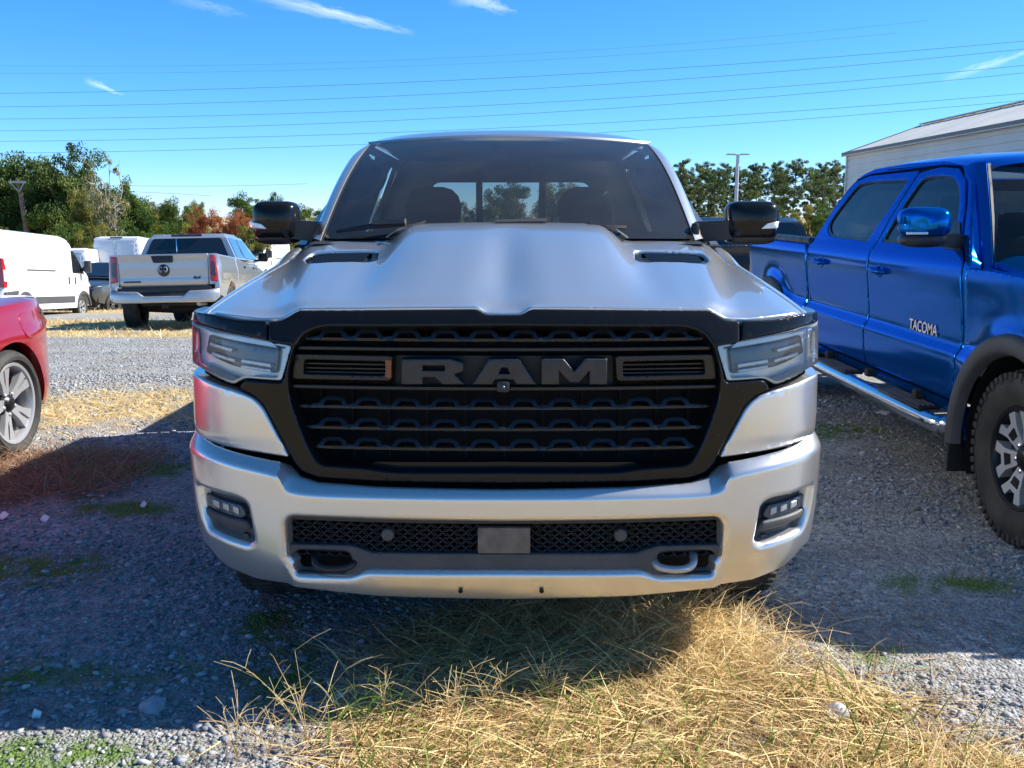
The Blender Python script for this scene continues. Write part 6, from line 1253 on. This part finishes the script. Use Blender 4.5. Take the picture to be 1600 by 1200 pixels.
# brown dead grass left, golden strip beyond, far verges
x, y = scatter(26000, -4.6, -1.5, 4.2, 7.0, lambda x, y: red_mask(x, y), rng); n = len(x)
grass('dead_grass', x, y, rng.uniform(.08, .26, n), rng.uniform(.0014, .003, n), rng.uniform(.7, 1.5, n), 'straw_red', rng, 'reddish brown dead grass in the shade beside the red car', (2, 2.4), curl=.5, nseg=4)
x, y = scatter(36000, -6., -1.2, 5.8, 10.0, lambda x, y: straw_mask(x, y), rng); n = len(x)
grass('dry_straw', x, y, rng.uniform(.04, .15, n), rng.uniform(.0016, .0034, n), rng.uniform(.9, 1.55, n), 'straw', rng, 'sunlit strip of golden grass behind the truck shadow at left', (2.4, 1.8), curl=.6, nseg=3)
x, y = scatter(42000, -24., -1.0, 14, 37, lambda x, y: straw_mask(x, y) * .9, rng); n = len(x)
grass('dry_straw', x, y, rng.uniform(.05, .18, n), rng.uniform(.004, .010, n), rng.uniform(.5, 1.45, n), 'straw', rng, 'golden dry verge around the silver pickup and the vans', (2.4, 1.8), curl=.6, nseg=2)
# standing weeds with forked seed heads at the edge of the shade
def weed(bx, by, h, nst, rng, mat, label):
    V = []; Fq = []; tone = []; b = 0; z0 = float(gz(bx, by))
    def rib(P, w0, w1):
        nonlocal b
        P = np.asarray(P); m = len(P); ww = np.linspace(w0, w1, m)
        for sd in (np.array([1, .25, 0]), np.array([0, .5, .85])):
            for i in range(m): V.extend([P[i] - sd * ww[i], P[i] + sd * ww[i]])
            for i in range(m - 1): Fq.append([b + 2 * i, b + 2 * i + 1, b + 2 * i + 3, b + 2 * i + 2]); tone.append(rng.uniform(.25, .95))
            b += 2 * m
    for k in range(nst):
        g = rng.uniform(0, 6.28); ln = rng.uniform(.15, .75); hh = h * rng.uniform(.6, 1.05); t = np.linspace(0, 1, 7); d = np.array([math.cos(g), math.sin(g) * .6, 0]); P = np.array([bx, by, z0]) + t[:, None] ** 1.5 * d * hh * ln + t[:, None] * np.array([0, 0, hh]) * (1 - .25 * ln * t[:, None]); rib(P, .0013, .0007)
        for j in range(rng.integers(3, 8)):
            i = rng.integers(3, 7); q = P[i]; e = q + rng.normal(size=3) * [.045, .03, .02] + [0, 0, .035]; rib([q, (q + e) / 2 + [0, 0, .006], e], .0009, .0006)
    o = fast_mesh('weed', np.array(V), np.array(Fq), mat, attr=np.array(tone)); return tag(o, label, 'weed', 'dry weeds standing in front of the bumper')
WD = [(.0, 0)]
for u, v, h, k, m, lb in ((480, 1165, .30, 7, 'straw', 'tall branched dry weed standing left of the straw mat'), (420, 1180, .20, 6, 'straw', 'low dry weed at the left end of the straw, against the shade'), (560, 1175, .22, 7, 'grass', 'green stemmed weed in front of the bumper left of the middle'), (600, 1130, .20, 3, 'straw', 'single upright dry stem against the dark shade'), (690, 1140, .20, 7, 'straw', 'forked dry weed right of the single upright stem'),
                        (760, 1120, .16, 6, 'straw', 'low dry weed below the middle of the bumper'), (370, 1188, .16, 5, 'straw', 'leftmost small dry weed by the flat stone'), (860, 1100, .15, 6, 'straw', 'thin dry weed right of the bumper middle'), (905, 1180, .26, 3, 'grass', 'long green stem leaning across the straw'), (1120, 965, .16, 9, 'straw', 'dry tuft standing under the right bumper corner'), (1210, 940, .15, 8, 'straw', 'dry tuft brushing the right front tyre'), (250, 640, .30, 8, 'straw_red', 'dark dry tuft at the shade edge left of the truck')):
    p = atZ(u, v, 0); weed(p[0], p[1], h, k, rng, m, lb)

# ================================================================== LITTER
def patch(name, u, v, wpx, hpx, mat, label, cat, rot=0., thick=.004, dome=.0, seed=0):
    r_ = np.random.default_rng(seed); c = atZ(u, v, 0); n = 18; dpm = 1500 / c[1]; rw, rh = wpx / dpm / 2, hpx / dpm / 2 * c[1] / 1.5
    g = np.linspace(0, 2 * math.pi, n, endpoint=False); rad = 1 + r_.uniform(-.12, .12, n); rings = []
    for k, zz in ((1., -.01), (1., thick * .6), (.93, thick + dome * .35), (.65, thick + dome * .8), (.3, thick + dome)):
        rings.append(np.stack([c[0] + rw * k * rad * np.cos(g + rot), c[1] + rh * k * rad * np.sin(g + rot), float(gz(c[0], c[1])) + zz + r_.normal(0, dome * .08 + .0006, n)], -1))
    o = loft(name, rings, mat, None, True, True); return tag(o, label, cat)
patch('flat_stone', 238, 1102, 44, 30, M['stone_pale'] if 'stone_pale' in M else pm('pale_stone', (.36, .37, .38), .85, noise=(30, .25), bump=(40, .3)), 'pale flat round stone in the shade at lower left', 'stone', dome=.02, seed=2)
def scrap(u, v, w_, h, rot, label, z=.02, mat='paper'):
    c = atZ(u, v, z); g = float(gz(c[0], c[1])); X = np.linspace(-.5, .5, 7); rows = []
    ca, sa = math.cos(rot), math.sin(rot)
    for t in np.linspace(-.5, .5, 5): rows.append([(c[0] + ca * a * w_ - sa * t * h, c[1] + sa * a * w_ + ca * t * h, z + g + .012 * math.sin(a * 5 + t * 3) + .01 * t) for a in X])
    o = loft('paper_scrap', rows, mat); return tag(o, label, 'litter', 'scraps of litter on the gravel')
scrap(1308, 1111, .075, .050, -.35, 'white paper scrap lying on the straw at lower right', .03)
scrap(224, 789, .035, .03, .2, 'small white scrap on the shaded gravel left of the truck', .012)
scrap(70, 811, .04, .03, .5, 'small white scrap near the brown grass at left', .02)
scrap(5, 806, .06, .03, .1, 'white scrap cut by the left edge of the picture', .02)
scrap(57, 1114, .022, .02, .9, 'tiny white scrap in the lower left shade', .01)
scrap(1380, 640, .09, .05, .3, 'small pale scrap on the ground under the blue pickup', .02)
# longer brown stems lying across the straw and the gravel beside it, some green ones
x, y = scatter(2600, -1.0, 1.7, 2.15, 3.5, lambda x, y: .25 + .75 * straw_mask(x, y), rng); n = len(x)
grass('dead_grass', x, y, rng.uniform(.15, .42, n), rng.uniform(.0012, .0026, n), rng.uniform(1.25, 1.56, n), 'straw_red', rng, 'brown dead stems lying across the straw and the gravel beside it', (2, 2), curl=.2, nseg=6)
